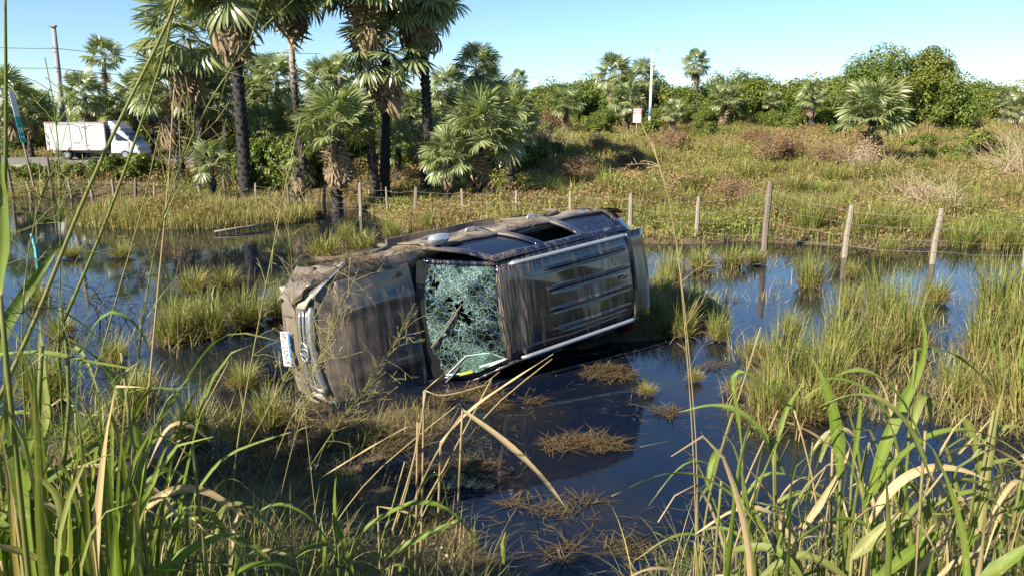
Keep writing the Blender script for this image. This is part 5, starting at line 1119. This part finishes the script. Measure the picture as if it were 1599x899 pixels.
HR = [([(1356, 780), (1382, 690), (1420, 612), (1448, 545), (1438, 480)], 2.0, 2.0, .034, .05, .65, .7), ([(1430, 545), (1478, 546), (1512, 568), (1540, 592)], 2.0, 2.1, .018, .08, .65, .3), ([(1312, 745), (1306, 660), (1288, 600), (1268, 558)], 1.9, 1.9, .038, .04, .6, .9),
      ([(1158, 700), (1150, 640), (1140, 585), (1160, 574), (1210, 610)], 2.1, 2.1, .018, .05, .6, .4), ([(1352, 790), (1420, 692), (1500, 664), (1570, 690), (1610, 720)], 1.9, 1.8, .030, .06, .65, .3), ([(1355, 820), (1390, 762), (1440, 728), (1500, 730), (1545, 750)], 1.8, 1.8, .026, 1.0, .75, .4),
      ([(1366, 905), (1420, 865), (1484, 818)], 1.7, 1.8, .034, .05, .65, .5), ([(1250, 910), (1238, 860), (1226, 802)], 1.9, 1.9, .034, .95, .75, 1.2), ([(1530, 830), (1548, 690), (1572, 590)], 1.9, 1.9, .026, .45, .7, 1.1), ([(1545, 780), (1520, 680), (1478, 608)], 2.0, 2.0, .030, .25, .6, .9),
      ([(1330, 870), (1375, 830), (1410, 795)], 1.7, 1.7, .034, .35, .6, .9), ([(1085, 845), (1050, 846), (1018, 828)], 2.2, 2.2, .020, .3, .65, .4), ([(1160, 780), (1190, 738), (1230, 740), (1288, 756)], 2.1, 2.1, .016, .15, .65, .3), ([(1200, 860), (1180, 800), (1170, 780)], 2.0, 2.0, .024, .1, .6, 1.0),
      ([(1280, 840), (1240, 800), (1175, 782)], 1.9, 2.0, .026, .05, .55, .5), ([(1250, 830), (1310, 745), (1330, 690)], 2.0, 2.0, .022, .95, .7, .8), ([(1530, 905), (1570, 880), (1620, 840)], 1.6, 1.6, .036, .08, .6, .4), ([(1420, 905), (1470, 850), (1500, 790)], 1.8, 1.9, .022, 1.0, .7, .7), ([(1600, 720), (1540, 760), (1500, 745), (1480, 760)], 1.9, 1.9, .030, .25, .6, .4),
      ([(1210, 700), (1225, 640), (1260, 590)], 2.2, 2.3, .018, .05, .55, .8), ([(1330, 740), (1345, 640), (1342, 590)], 2.2, 2.2, .016, .05, .6, 1.2), ([(1300, 700), (1260, 670), (1200, 650)], 2.3, 2.3, .016, .9, .7, .4), ([(1400, 700), (1380, 590), (1330, 566), (1318, 600)], 2.3, 2.3, .014, 1.0, .75, .3)]
SR = [([(1082, 905), (1092, 760), (1078, 560), (1052, 330), (1018, 222)], 2.5, .0030, .85), ([(1088, 905), (1108, 760), (1160, 600), (1188, 510)], 2.5, .0045, .9), ([(1095, 905), (1102, 780), (1145, 640)], 2.3, .006, .4), ([(1120, 905), (1150, 780), (1215, 640)], 2.3, .005, .9), ([(1310, 905), (1340, 760), (1358, 690)], 2.0, .007, .4), ([(1330, 905), (1390, 740), (1400, 600)], 2.1, .005, .9), ([(1500, 905), (1530, 760), (1552, 640)], 1.9, .008, .5), ([(1290, 905), (1270, 740), (1240, 640)], 2.1, .005, 1.0), ([(1360, 905), (1450, 760), (1560, 640)], 2.0, .005, .9), ([(1130, 905), (1165, 800), (1190, 740)], 2.2, .005, 1.0)]
reed_clump('reed_clump', 1380, 1.9, 'tangle of green and dry broad reeds on the near bank right of the car', HR, SR, 190, (1110, 1680), (610, 880), 13, .28, (80, (1130, 1680), (1.6, 2.4), (640, 830), (.014, .028)))
# thin flowering stalks
def panicle(root, P, n, ln, dry, seed, r0=.0016):
    r = np.random.default_rng(seed); P = spline(P, 30); L0 = len(P); mb = MB()
    for i in range(n):
        t = r.uniform(.55, .99); k = int(t * (L0 - 1)); p = P[k]; T = P[min(k + 1, L0 - 1)] - P[k - 1]; T /= np.linalg.norm(T); d = T * .75 + r.normal(0, .5, 3); d /= np.linalg.norm(d); l_ = ln * r.uniform(.4, 1) * (1.2 - t * .6)
        q = p + d * l_ * .5; e = p + d * l_ + np.array([0, 0, -.12 * l_]); mb.tube([p - np.array(root.location), q - np.array(root.location), e - np.array(root.location)], [r0, r0 * .8, r0 * .5], 3, False)
        for _ in range(2):
            g_ = q + (e - q) * r.uniform(.1, .9); mb.tube([g_ - np.array(root.location), g_ + (d + r.normal(0, .5, 3)) * l_ * .25 - np.array(root.location)], [r0 * .7, r0 * .9], 3, False)
    me = mb.mesh('seed_head', M_REED); a = me.attributes.new('col', 'FLOAT_COLOR', 'POINT'); nV = len(me.vertices); a.data.foreach_set('color', np.tile([dry, .55, .5, 1], nV).astype(np.float32)); o = link(bpy.data.objects.new('seed_head', me), root); o['kind'] = 'stuff'
STK = [([(360, 760), (386, 600), (420, 420), (452, 260), (470, 180)], 3.2, .0055, .55, 20, .22, 'yellow flowering grass stalk rising in front of the palms'), ([(430, 820), (500, 700), (560, 620), (640, 500)], 3.6, .004, .5, 60, .30, 'branching straw-coloured seed stalk in front of the hood'), ([(380, 860), (440, 680), (500, 560), (560, 420)], 3.5, .004, .6, 50, .30, 'feathery seed stalk crossing the car grille'), ([(300, 850), (430, 620), (480, 520), (540, 400)], 3.4, .004, .5, 34, .26, 'slim yellow seed stalk crossing the licence plate'),
       ([(420, 850), (470, 640), (520, 500)], 3.8, .003, .7, 30, .2, 'short dry seed stalk before the front bumper'), ([(200, 700), (215, 560), (240, 380), (300, 200), (390, 60), (470, -10)], 1.7, .003, .4, 40, .24, 'arching stalk whose seed head hangs across the leaning palm crown'), ([(90, 600), (95, 400), (92, 200), (70, 90)], 1.6, .0028, .15, 60, .20, 'pale green airy seed stalk against the truck'), ([(30, 600), (40, 400), (70, 280), (110, 230)], 1.5, .0028, .2, 60, .18, 'airy green seed head in front of the teal stake'),
       ([(500, 860), (470, 600), (455, 400), (440, 250)], 4.2, .003, .7, 26, .3, 'thin stalk with seed head before the low spreading palm'), ([(1090, 880), (1078, 600), (1050, 300), (1000, 190)], 2.6, .0032, .95, 14, .2, 'tall bare reddish stalk rising past the car tail')]
for k, (pl, Y, w, dry, n, ln, lab) in enumerate(STK):
    f0 = foot(pl[0][0], Y); root = empty('grass_stalk', tuple(f0), lab, 'grass stalk'); P = [f0] + px(pl, Y); culm_obj(root, P, w, w * .35, dry, .6, 24); panicle(root, P, n, ln, dry, 500 + k, .0011 * max(.8, Y / 2.2))

# unseen shrubs added left of the view to cast shade on the bank
RSH = leaf_crown('crown', 9000, 171, lobes=40, leaf=.075, flat=.95, low=.9, rs=(.16, .3))
for (x, y, r_, h, lab) in [(-2.75, 2.2, .8, 2.75, 'leafy shrub added out of view to shade the bank by the tall reeds'), (-3.8, 3.6, 1.1, 2.9, 'larger leafy shrub added out of view to shade the near bank'), (-4.6, 4.7, 1.1, 2.7, 'second larger leafy shrub added out of view to shade further along the near bank')]:
    zb = tz(x, y); root = empty('shade_shrub', (x, y, zb), lab, 'shrub'); hh = h - max(zb, 0)
    MB().tube([(0, 0, -.1), (.03, 0, hh * .4), (.0, .05, hh * .8)], [.04, .03, .012], 7).build('trunk', M_BARK, root, True)
    o = link(bpy.data.objects.new('crown', RSH), root); o.location = (0, 0, hh * .5); o.scale = (r_, r_, hh * .58)

# fine dead stems and litter at the foot of the reeds
def litter(name, x0, x1, y0, y1, n, seed, dry):
    r = np.random.default_rng(seed); x = r.uniform(x0, x1, n); y = r.uniform(y0, y1, n); z = terrain(x, y); top = CAM_H - .45 * y; L_ = np.clip((top - z) * r.uniform(.25, .8, n), .15, .95)
    A = blades(np.stack([x, y, z - .02], 1), r.uniform(0, 6.3, n), np.abs(r.normal(.25, .22, n)), np.abs(r.normal(.9, .7, n)), L_, r.uniform(.003, .010, n), 7, np.clip(r.normal(dry, .35, n), 0, 1), np.clip(r.normal(.5, .2, n), 0, 1), flop=2.0, twist=1.4)
    stuff(name, *A, M_GRASS)
litter('reed_litter', .75, 3.8, 1.9, 4.5, 2600, 91, .55)
litter('reed_litter', -3.0, -.75, 1.7, 4.0, 1100, 92, .4)
